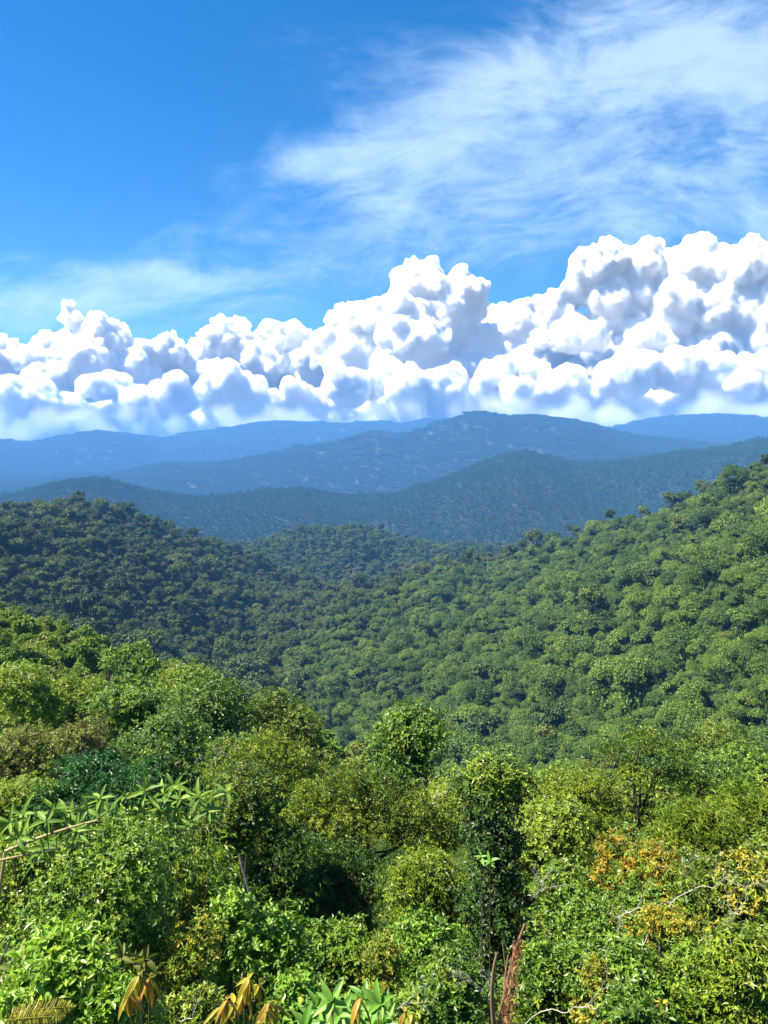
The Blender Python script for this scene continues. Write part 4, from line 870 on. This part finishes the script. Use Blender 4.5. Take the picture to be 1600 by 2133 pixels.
# ------------------------------------------------------------------ plants whose leaves can be told apart: every leaf a part
def leaf_mesh(name, mat, width, nseg=6, arch=0.35, cup=0.10, ribs=0, notch=0.0):
    """one leaf, base at the origin, along +Y, upper side +Z, length 1"""
    nx = 4 if ribs == 0 else ribs * 2
    V = []; Fc = []
    for i in range(nseg + 1):
        t_ = i / nseg; wdt = width * (math.sin(math.pi * min(1, t_ ** 0.8 * 0.97 + 0.03)) ** 0.75) * (1 - 0.25 * t_)
        th = arch * t_; y = (math.sin(th * 1.0) / max(arch, 1e-3)) if arch > 0.01 else t_; z = -(1 - math.cos(th)) / max(arch, 1e-3) if arch > 0.01 else 0
        for j in range(nx + 1):
            s = j / nx * 2 - 1
            rz = (0.018 if j % 2 else -0.012) * (1 if ribs else 0) * math.sin(math.pi * t_)
            V.append((s * wdt * 0.5, y, z + cup * abs(s) ** 1.3 * wdt * 2 + rz))
    for i in range(nseg):
        for j in range(nx):
            a = i * (nx + 1) + j; Fc += [a, a + 1, a + nx + 2, a + nx + 1]
    tint = [0.5 + 0.28 * (1 if (k % (nx + 1)) % 2 else -1) * (1 if ribs else 0.25) for k in range(len(V))]
    return mesh_np(name, V, Fc, [4] * (nseg * nx), M[mat], ribs == 0, tint)
def leaf_at(me, parent, P, A, N_, L, rng):
    A = Vector(A).normalized(); N_ = Vector(N_); N_ = (N_ - A * N_.dot(A)).normalized(); S = A.cross(N_)
    o = bpy.data.objects.new('leaf', me); COL.objects.link(o); o.parent = parent
    m = Matrix((S, A, N_)).transposed().to_4x4() @ Matrix.Diagonal((L, L, L, 1)); m.translation = Vector(P); o.matrix_basis = m
    return o
def rosette(root, tip, axis, me_list, n_, L, rng, th=(35, 95), sag=0.15):
    ax = Vector(axis).normalized(); ref = Vector((1, 0, 0)) if abs(ax.z) > .8 else Vector((0, 0, 1)); b1 = ax.cross(ref).normalized(); b2 = ax.cross(b1)
    for i in range(n_):
        ph = i * 2.399 + rng.uniform(-.3, .3); t_ = math.radians(th[0] + (th[1] - th[0]) * (i + .5) / n_ + rng.uniform(-8, 8))
        rd_ = b1 * math.cos(ph) + b2 * math.sin(ph); A = ax * math.cos(t_) + rd_ * math.sin(t_); A.z -= sag; N_ = ax * math.sin(t_) - rd_ * math.cos(t_)
        N_ = N_ + Vector(rng.normal(0, .25, 3)); leaf_at(me_list[int(rng.integers(0, len(me_list)))], root, Vector(tip) + ax * (-0.05 * L * i / n_ * 3), A, N_, L * rng.uniform(0.7, 1.15), rng)
def qcurve(p, q, bend, m=7):
    p, q = np.asarray(p, float), np.asarray(q, float); t_ = np.linspace(0, 1, m)[:, None]; c = (p + q) / 2 + np.asarray(bend)
    return (1 - t_) ** 2 * p + 2 * t_ * (1 - t_) * c + t_ * t_ * q
def rooted(name, label, cat, px, d, group=None):
    p = at(px, 1700, d); gz = ground_z(p[0], p[1]); o = bpy.data.objects.new(name, None); COL.objects.link(o); o.location = (p[0], p[1], gz); o.empty_display_size = 0.2
    tag(o, label, cat, group); return o, np.array([p[0], p[1], gz])
def rosette_shrub(name, label, px, d, tips, leaf, mat_stem, nl, Lpx, seed, th=(35, 95), sag=0.15, up=0.7, r=0.012, cat='shrub'):
    rng = np.random.default_rng(seed); root, B = rooted(name, label, cat, px, d); ctr = np.mean([at(a, b, d) for a, b, *_ in tips], axis=0)
    for tp_ in tips:
        a, b = tp_[0], tp_[1]; dd = d + (tp_[2] if len(tp_) > 2 else rng.uniform(-.5, .5)); q = at(a, b, dd) - B
        ax = Vector((0, 0, up)) + Vector(q - (ctr - B)) * 0.5 + Vector(rng.normal(0, .3, 3)) + Vector((0, -0.25, 0))
        g = Geo(); g.tube(qcurve(rng.normal(0, .08, 3) * np.array([1, 1, 0]) + np.array([0, 0, -.2]), q, np.array([0, 0, -0.25 * q[2]]) + rng.normal(0, .05, 3)), r, r * 0.35, 5)
        link('stem', g.mesh('stem', M[mat_stem], True), root)
        rosette(root, q, ax, leaf, nl + int(rng.integers(-1, 2)), Lpx * dd / F, rng, th, sag)
    return root
LV = [leaf_mesh('broad_leaf', 'bigleaf', w, 6, a, 0.10) for w, a in ((0.24, 0.5), (0.28, 0.9), (0.22, 0.2))]
OL = [leaf_mesh('olive_leaf', 'oliveleaf', w, 6, a, 0.12) for w, a in ((0.32, 0.5), (0.36, 0.9), (0.30, 0.2))]
BL = [leaf_mesh('light_leaf', 'brightleaf', w, 6, a, 0.12) for w, a in ((0.36, 0.5), (0.40, 0.8), (0.34, 0.3))]
RL = [leaf_mesh('ribbed_leaf', 'ribleaf', w, 9, a, 0.10, ribs=4) for w, a in ((0.28, 0.5), (0.32, 0.8), (0.25, 0.3))]
rosette_shrub('broad_leaf_shrub', 'shrub with whorls of long pale green leaves, the wider one at the left', 130, 9.2,
   [(30, 1742), (70, 1715), (115, 1700), (62, 1770), (160, 1690), (20, 1700), (135, 1735), (165, 1752), (205, 1690), (188, 1665), (90, 1690), (-10, 1720), (150, 1775), (210, 1740), (40, 1800), (110, 1790), (190, 1790), (75, 1755), (10, 1750), (230, 1770), (120, 1820)], LV, 'darkbark', 7, 42, 41)
rosette_shrub('broad_leaf_shrub', 'shrub with whorls of long pale green leaves, the smaller one further right', 265, 9.6,
   [(240, 1705), (280, 1700), (262, 1735), (300, 1740), (325, 1655), (360, 1665), (318, 1690), (300, 1670), (245, 1660), (400, 1660), (345, 1640), (420, 1690), (285, 1650), (460, 1650), (330, 1760), (270, 1775), (375, 1720), (310, 1800), (350, 1690)], LV, 'darkbark', 7, 40, 43)
rosette_shrub('olive_leaf_shrub', 'shrub with rosettes of blunt olive leaves at the left edge near the bottom', 30, 7.6, [(10, 2005), (45, 2012), (75, 2020), (-10, 2030), (30, 2040)], OL, 'brownstem', 9, 38, 45, th=(30, 90))
rosette_shrub('olive_leaf_shrub', 'shrub with rosettes of blunt olive leaves right of the bright bottom left bush', 225, 7.4, [(165, 2010), (190, 2025), (225, 2000), (250, 2012), (275, 2005), (205, 2045), (255, 2035), (290, 2035), (180, 1995)], OL, 'brownstem', 9, 38, 47, th=(30, 90))
rosette_shrub('light_leaf_shrub', 'shrub of large light green leaves at the bottom edge in the centre', 720, 5.9,
   [(650, 2100), (685, 2085), (720, 2092), (755, 2080), (790, 2092), (815, 2105), (700, 2115), (740, 2118), (775, 2115), (670, 2128), (800, 2128), (640, 2125), (625, 2140), (740, 2140)], BL, 'brownstem', 9, 50, 49, th=(25, 85), up=1.0)
rosette_shrub('light_leaf_shrub', 'small light green shoot catching the sun on the dark leafy column', 1010, 9.0, [(1010, 1785), (1030, 1795), (990, 2110), (975, 2125)], BL, 'darkbark', 6, 21, 51)
def ribbed(label, tips, d, seed, L=58, n_=6):
    return rosette_shrub('ribbed_leaf_plant', label, int(np.mean([t_[0] for t_ in tips])), d, tips, RL, 'brownstem', n_, L, seed, th=(105, 168), sag=0.1, up=2.0, r=0.006, cat='plant')
ribbed('plant with hanging golden ribbed young leaves, left of the split yellow frond', [(262, 2038), (285, 2042), (240, 2075)], 4.9, 61)
ribbed('tallest plant with red and gold ribbed young leaves', [(505, 2040), (525, 2052), (490, 2070)], 4.9, 63, 60)
ribbed('plant with red brown ribbed leaves left of the tallest ribbed plant', [(455, 2085), (470, 2092), (440, 2100)], 4.7, 65, 56)
ribbed('plant with red brown ribbed leaves right of the tallest ribbed plant', [(548, 2090), (562, 2095), (540, 2110)], 4.7, 67, 50)
ribbed('single shoot with one golden ribbed leaf in front of the light green shrub', [(748, 2078)], 4.8, 69, 60, 4)
ribbed('low shoot with golden ribbed leaves at the bottom edge beside grey twigs', [(845, 2108), (862, 2112)], 4.7, 71, 46, 4)
# split and feathery fronds
def frond(name, label, base, tip, d, L_leaflet, n_pair, mat, bend, seed, closed=0.0, dd=0.0):
    rng = np.random.default_rng(seed); root, B = rooted(name, label, 'fern', base[0], d)
    p0 = at(base[0], base[1], d) - B; p1 = at(tip[0], tip[1], d + dd) - B
    g = Geo(); g.tube(qcurve((0, 0, -.2), p0, (0.05, 0, 0)), 0.008, 0.006, 5); link('stalk', g.mesh('stalk', M['brownstem'], True), root)
    C = qcurve(p0, p1, bend, n_pair + 2); g = Geo(); g.tube(C, 0.005, 0.002, 5)
    D_ = unit(np.gradient(C, axis=0)); up = np.array([0, -0.75, 0.66])
    for sgn in (-1, 1):
        S = unit(np.cross(D_, up)) * sgn; t_ = np.linspace(0, 1, len(C)); LL = L_leaflet * d / F * (np.sin(np.pi * np.clip(t_ * 0.88 + 0.10, 0, 1)) ** 0.6)
        A = unit(S * (1 - 0.3 * closed) + D_ * (0.35 + closed) + rng.normal(0, .08, S.shape)); Nn = unit(np.cross(A, D_) * sgn + rng.normal(0, .15, S.shape))
        g.leaves(C, Nn, A, LL, np.full(len(C), np.linalg.norm(C[1] - C[0]) * 1.05 + 0.002) * (1 if closed else 0.8), np.clip(rng.normal(.5, .15, len(C)), 0, 1), fold=0.1, droop=0.2, pts=7)
    f = link('frond', g.mesh('frond', M[mat]), root); return root
frond('fern', 'split yellow green frond hanging between golden ribbed leaves', (312, 2078), (300, 2175), 4.8, 24, 22, 'lime', (0, -0.05, 0.05), 81, 0.25)
frond('fern', 'upper golden fern frond lying across the bottom left corner', (-20, 2125), (118, 2108), 4.6, 22, 30, 'gold', (0, 0, 0.02), 83)
frond('fern', 'lower golden fern frond at the very bottom left corner', (-30, 2140), (95, 2128), 4.4, 22, 26, 'gold', (0, 0, 0.01), 85)
# dead wood
def twig(g, rng, p, v, L, r, lev):
    q = p + v * L; b = rng.normal(0, .16, 3) * L; c = qcurve(p, q, b, 7) + np.concatenate([np.zeros((1, 3)), rng.normal(0, .035, (5, 3)) * L, np.zeros((1, 3))]); g.tube(c, r, r * 0.5, 5 if lev > 1 else 4)
    if lev <= 0: return
    for i in range(int(rng.integers(2, 4))):
        s = c[int(rng.integers(3, 7))]; w_ = unit(v + rng.normal(0, .55, 3) + np.array([0, 0, .15])); twig(g, rng, s, w_, L * rng.uniform(.45, .75), r * .55, lev - 1)
def dead(label, px, py, px2, py2, d, seed, r=0.012, lev=3, mat='deadwood', name='dead_branch', cat='branch', group='bleached dead twigs among the bushes', split=0.62):
    rng = np.random.default_rng(seed); p = at(px, py, d); q = at(px2, py2, d - .3); v = q - p; L = np.linalg.norm(v)
    r *= 0.6; g = Geo(); twig(g, rng, np.zeros(3), v / L, L * split, r, lev)
    # the foot of the branch goes down to the soil
    gz = ground_z(p[0], p[1]) - p[2] - .1; foot = np.array([-v[0] / L * abs(gz) * .5, .15, gz]); ctl = -v / L * abs(gz) * 0.45; ctl[2] = min(ctl[2], -0.05); g.tube(qcurve((0, 0, 0), foot, ctl - foot / 2, 9), r, r * 1.3, 5)
    o = link(name, g.mesh(name, M[mat], True), loc=tuple(p)); tag(o, label, cat, group); return o
dead('bleached forked twigs beside the rust coloured plume', 1035, 2095, 965, 2010, 7.6, 1, 0.010)
dead('second spray of bleached twigs left of the brown stalks', 1050, 2070, 1010, 1990, 7.5, 2, 0.008)
dead('bleached twigs left of the orange leaved bush', 1160, 1870, 1110, 1820, 13.2, 3, 0.016)
dead('second bleached twig bundle left of the orange leaved bush', 1165, 1850, 1125, 1865, 13, 4, 0.014)
dead('bleached twigs right of the orange leaved bush', 1430, 1830, 1500, 1775, 14.5, 5, 0.014)
dead('fan of bleached twigs at the right edge', 1480, 1855, 1590, 1820, 12, 6, 0.012)
dead('bleached curved twig below the orange leaved bush', 1330, 1905, 1410, 1880, 12, 7, 0.014, 2)
dead('bleached twigs crossing the lower right bushes', 1240, 1990, 1350, 1935, 10.5, 8, 0.010)
dead('long bleached twig low on the right near the bottom edge', 1170, 2105, 1310, 2095, 8.6, 9, 0.010, 2)
dead('bleached twigs in the gap behind the leafy column', 900, 1690, 930, 1610, 22, 10, 0.03)
dead('bleached twigs poking from the rounded olive tree', 470, 1590, 430, 1560, 22.5, 11, 0.03, 2)
dead('grey twig with lichen at the bottom edge right of the light green shrub', 815, 2140, 870, 2065, 5.6, 12, 0.007, 2)
dead('long pale twig arching over the yellow fine leaved bush', 355, 2133, 400, 2045, 6.2, 13, 0.006, 1)
dead('dry twigs at the right edge below the fan of twigs', 1500, 1960, 1590, 1890, 10.5, 14, 0.012)
dead('dark leaning stem under the broad leaved shrubs', 100, 1850, 205, 1790, 9.4, 15, 0.018, 1, 'bark')
dead('grey leaning twig left of the mossy dead trunk', 440, 1770, 375, 1720, 13, 16, 0.02, 2, 'bark')
dead('dry tangle of twigs at the right edge near the bottom', 1530, 2040, 1600, 1960, 9, 17, 0.009)
dead('dry brown twigs on the left slope beside the half dry bush', 100, 1640, 175, 1570, 26, 18, 0.03, 3, 'bark')
for k, (a, b, c, d_) in enumerate(((20, 1768, 182, 1712), (-10, 1792, 165, 1766))):
    p = at(a - 40, b + 12, 8.8); q = at(c, d_, 8.6); g = Geo(); g.tube(qcurve(p - p, q - p, (0, 0, .05)), 0.022 - .008 * k, 0.010, 6)
    gz = ground_z(p[0], p[1]); g.tube(qcurve((0, 0, 0), (-.3, .1, gz - p[2] - .1), (-.2, 0, 0)), 0.02, 0.024, 6)
    for j in range(4): s = (q - p) * (0.3 + .18 * j); g.tube(qcurve(s, s + np.array([.05, -.05, .14]), (0, 0, .02)), .006, .003, 4)
    o = link('cane', g.mesh('cane', M['cane'], True), loc=tuple(p)); tag(o, ['thick pale cane leaning through the broad leaved shrubs', 'thinner pale cane lying lower under the broad leaved shrubs'][k], 'cane')
# mossy dead trunk with a pale vine
root, B = rooted('dead_tree', 'dark mossy dead trunk with a pale vine, left of the shaded hollow', 'dead tree', 497, 10.8); rng = np.random.default_rng(9)
topz = at(497, 1785, 10.8)[2] - B[2]; g = Geo(); c = qcurve((0, 0, -.3), (0.02, 0, topz), (.06, 0, 0), 12); c[:, :2] += np.random.default_rng(4).normal(0, .025, (12, 2)); g.tube(c, .11, .012, 9)
for j in range(7): s = c[3 + j]; e = rng.normal(0, 1, 3); e[2] = abs(e[2]) * .5; g.tube(qcurve(s, s + unit(e) * rng.uniform(.15, .4), (0, 0, .03)), .022, .008, 5)
link('trunk', g.mesh('dead_trunk', M['darkbark'], True), root)
th = np.linspace(0, 1, 16); v = np.stack([.10 * np.cos(th * 9) + .04, -.13 + .03 * np.sin(th * 9), th * (topz + .1)], 1); g = Geo(); g.tube(v, .020, .012, 6); link('vine', g.mesh('vine', M['deadwood'], True), root)
# brown stalks and a rust coloured grass plume close to the viewer
root, B = rooted('dry_stalk', 'bundle of brown dry stalks in front of the leafy column base', 'stalk', 1062, 5.0); rng = np.random.default_rng(10)
for k, (a, b, a2, r_) in enumerate(((1048, 1985, 1046, .017), (1108, 1925, 1052, .016), (1072, 1990, 1062, .010), (1085, 1960, 1070, .008), (1058, 1960, 1075, .006))):
    q = at(a, b, 4.9 + .05 * k) - B; p = at(a2, 2160, 5.0) - B; c = np.concatenate([qcurve((p[0] * .6, p[1], -.2), p, (0, 0, 0), 4)[:-1], qcurve(p, q, (-.06 + .02 * k, 0, .05), 9)]); g = Geo(); g.tube(c, r_ * 1.3, r_ * .5, 7)
    link('stalk', g.mesh('stalk', M['brownstem'], True), root)
root, B = rooted('grass_plume', 'rust coloured grass plume close to the viewer near the bottom edge', 'grass', 1082, 3.3); rng = np.random.default_rng(12)
p1 = at(1096, 1965, 3.3) - B; p0 = at(1070, 2150, 3.3) - B; c = np.concatenate([qcurve((0, 0, -.1), p0, (0, 0, 0), 4)[:-1], qcurve(p0, p1, (-.015, 0, 0), 20)]); g = Geo(); g.tube(c, .004, .0015, 5); link('stalk', g.mesh('stalk', M['brownstem'], True), root)
n_ = 520; t_ = rng.uniform(0.05, 1, n_); Cc = qcurve(p0, p1, (-.015, 0, 0), 60)[np.clip((t_ * 59).astype(int), 0, 59)]; wd = .036 * np.sin(np.pi * np.clip(t_ * .75 + .22, 0, 1)); e = rdir(rng, n_) * np.array([1, 1, .25])
g = Geo(); LL = rng.uniform(.02, .045, n_); g.leaves(Cc + e * wd[:, None] * rng.uniform(.1, 1, (n_, 1)), rdir(rng, n_), unit(e * .35 + np.array([.12, 0, 1.0])), LL, LL * .14, rng.uniform(0, 1, n_), fold=.05)
tag(link('seed_head', g.mesh('seed_head', M['rust']), root), kind='stuff')
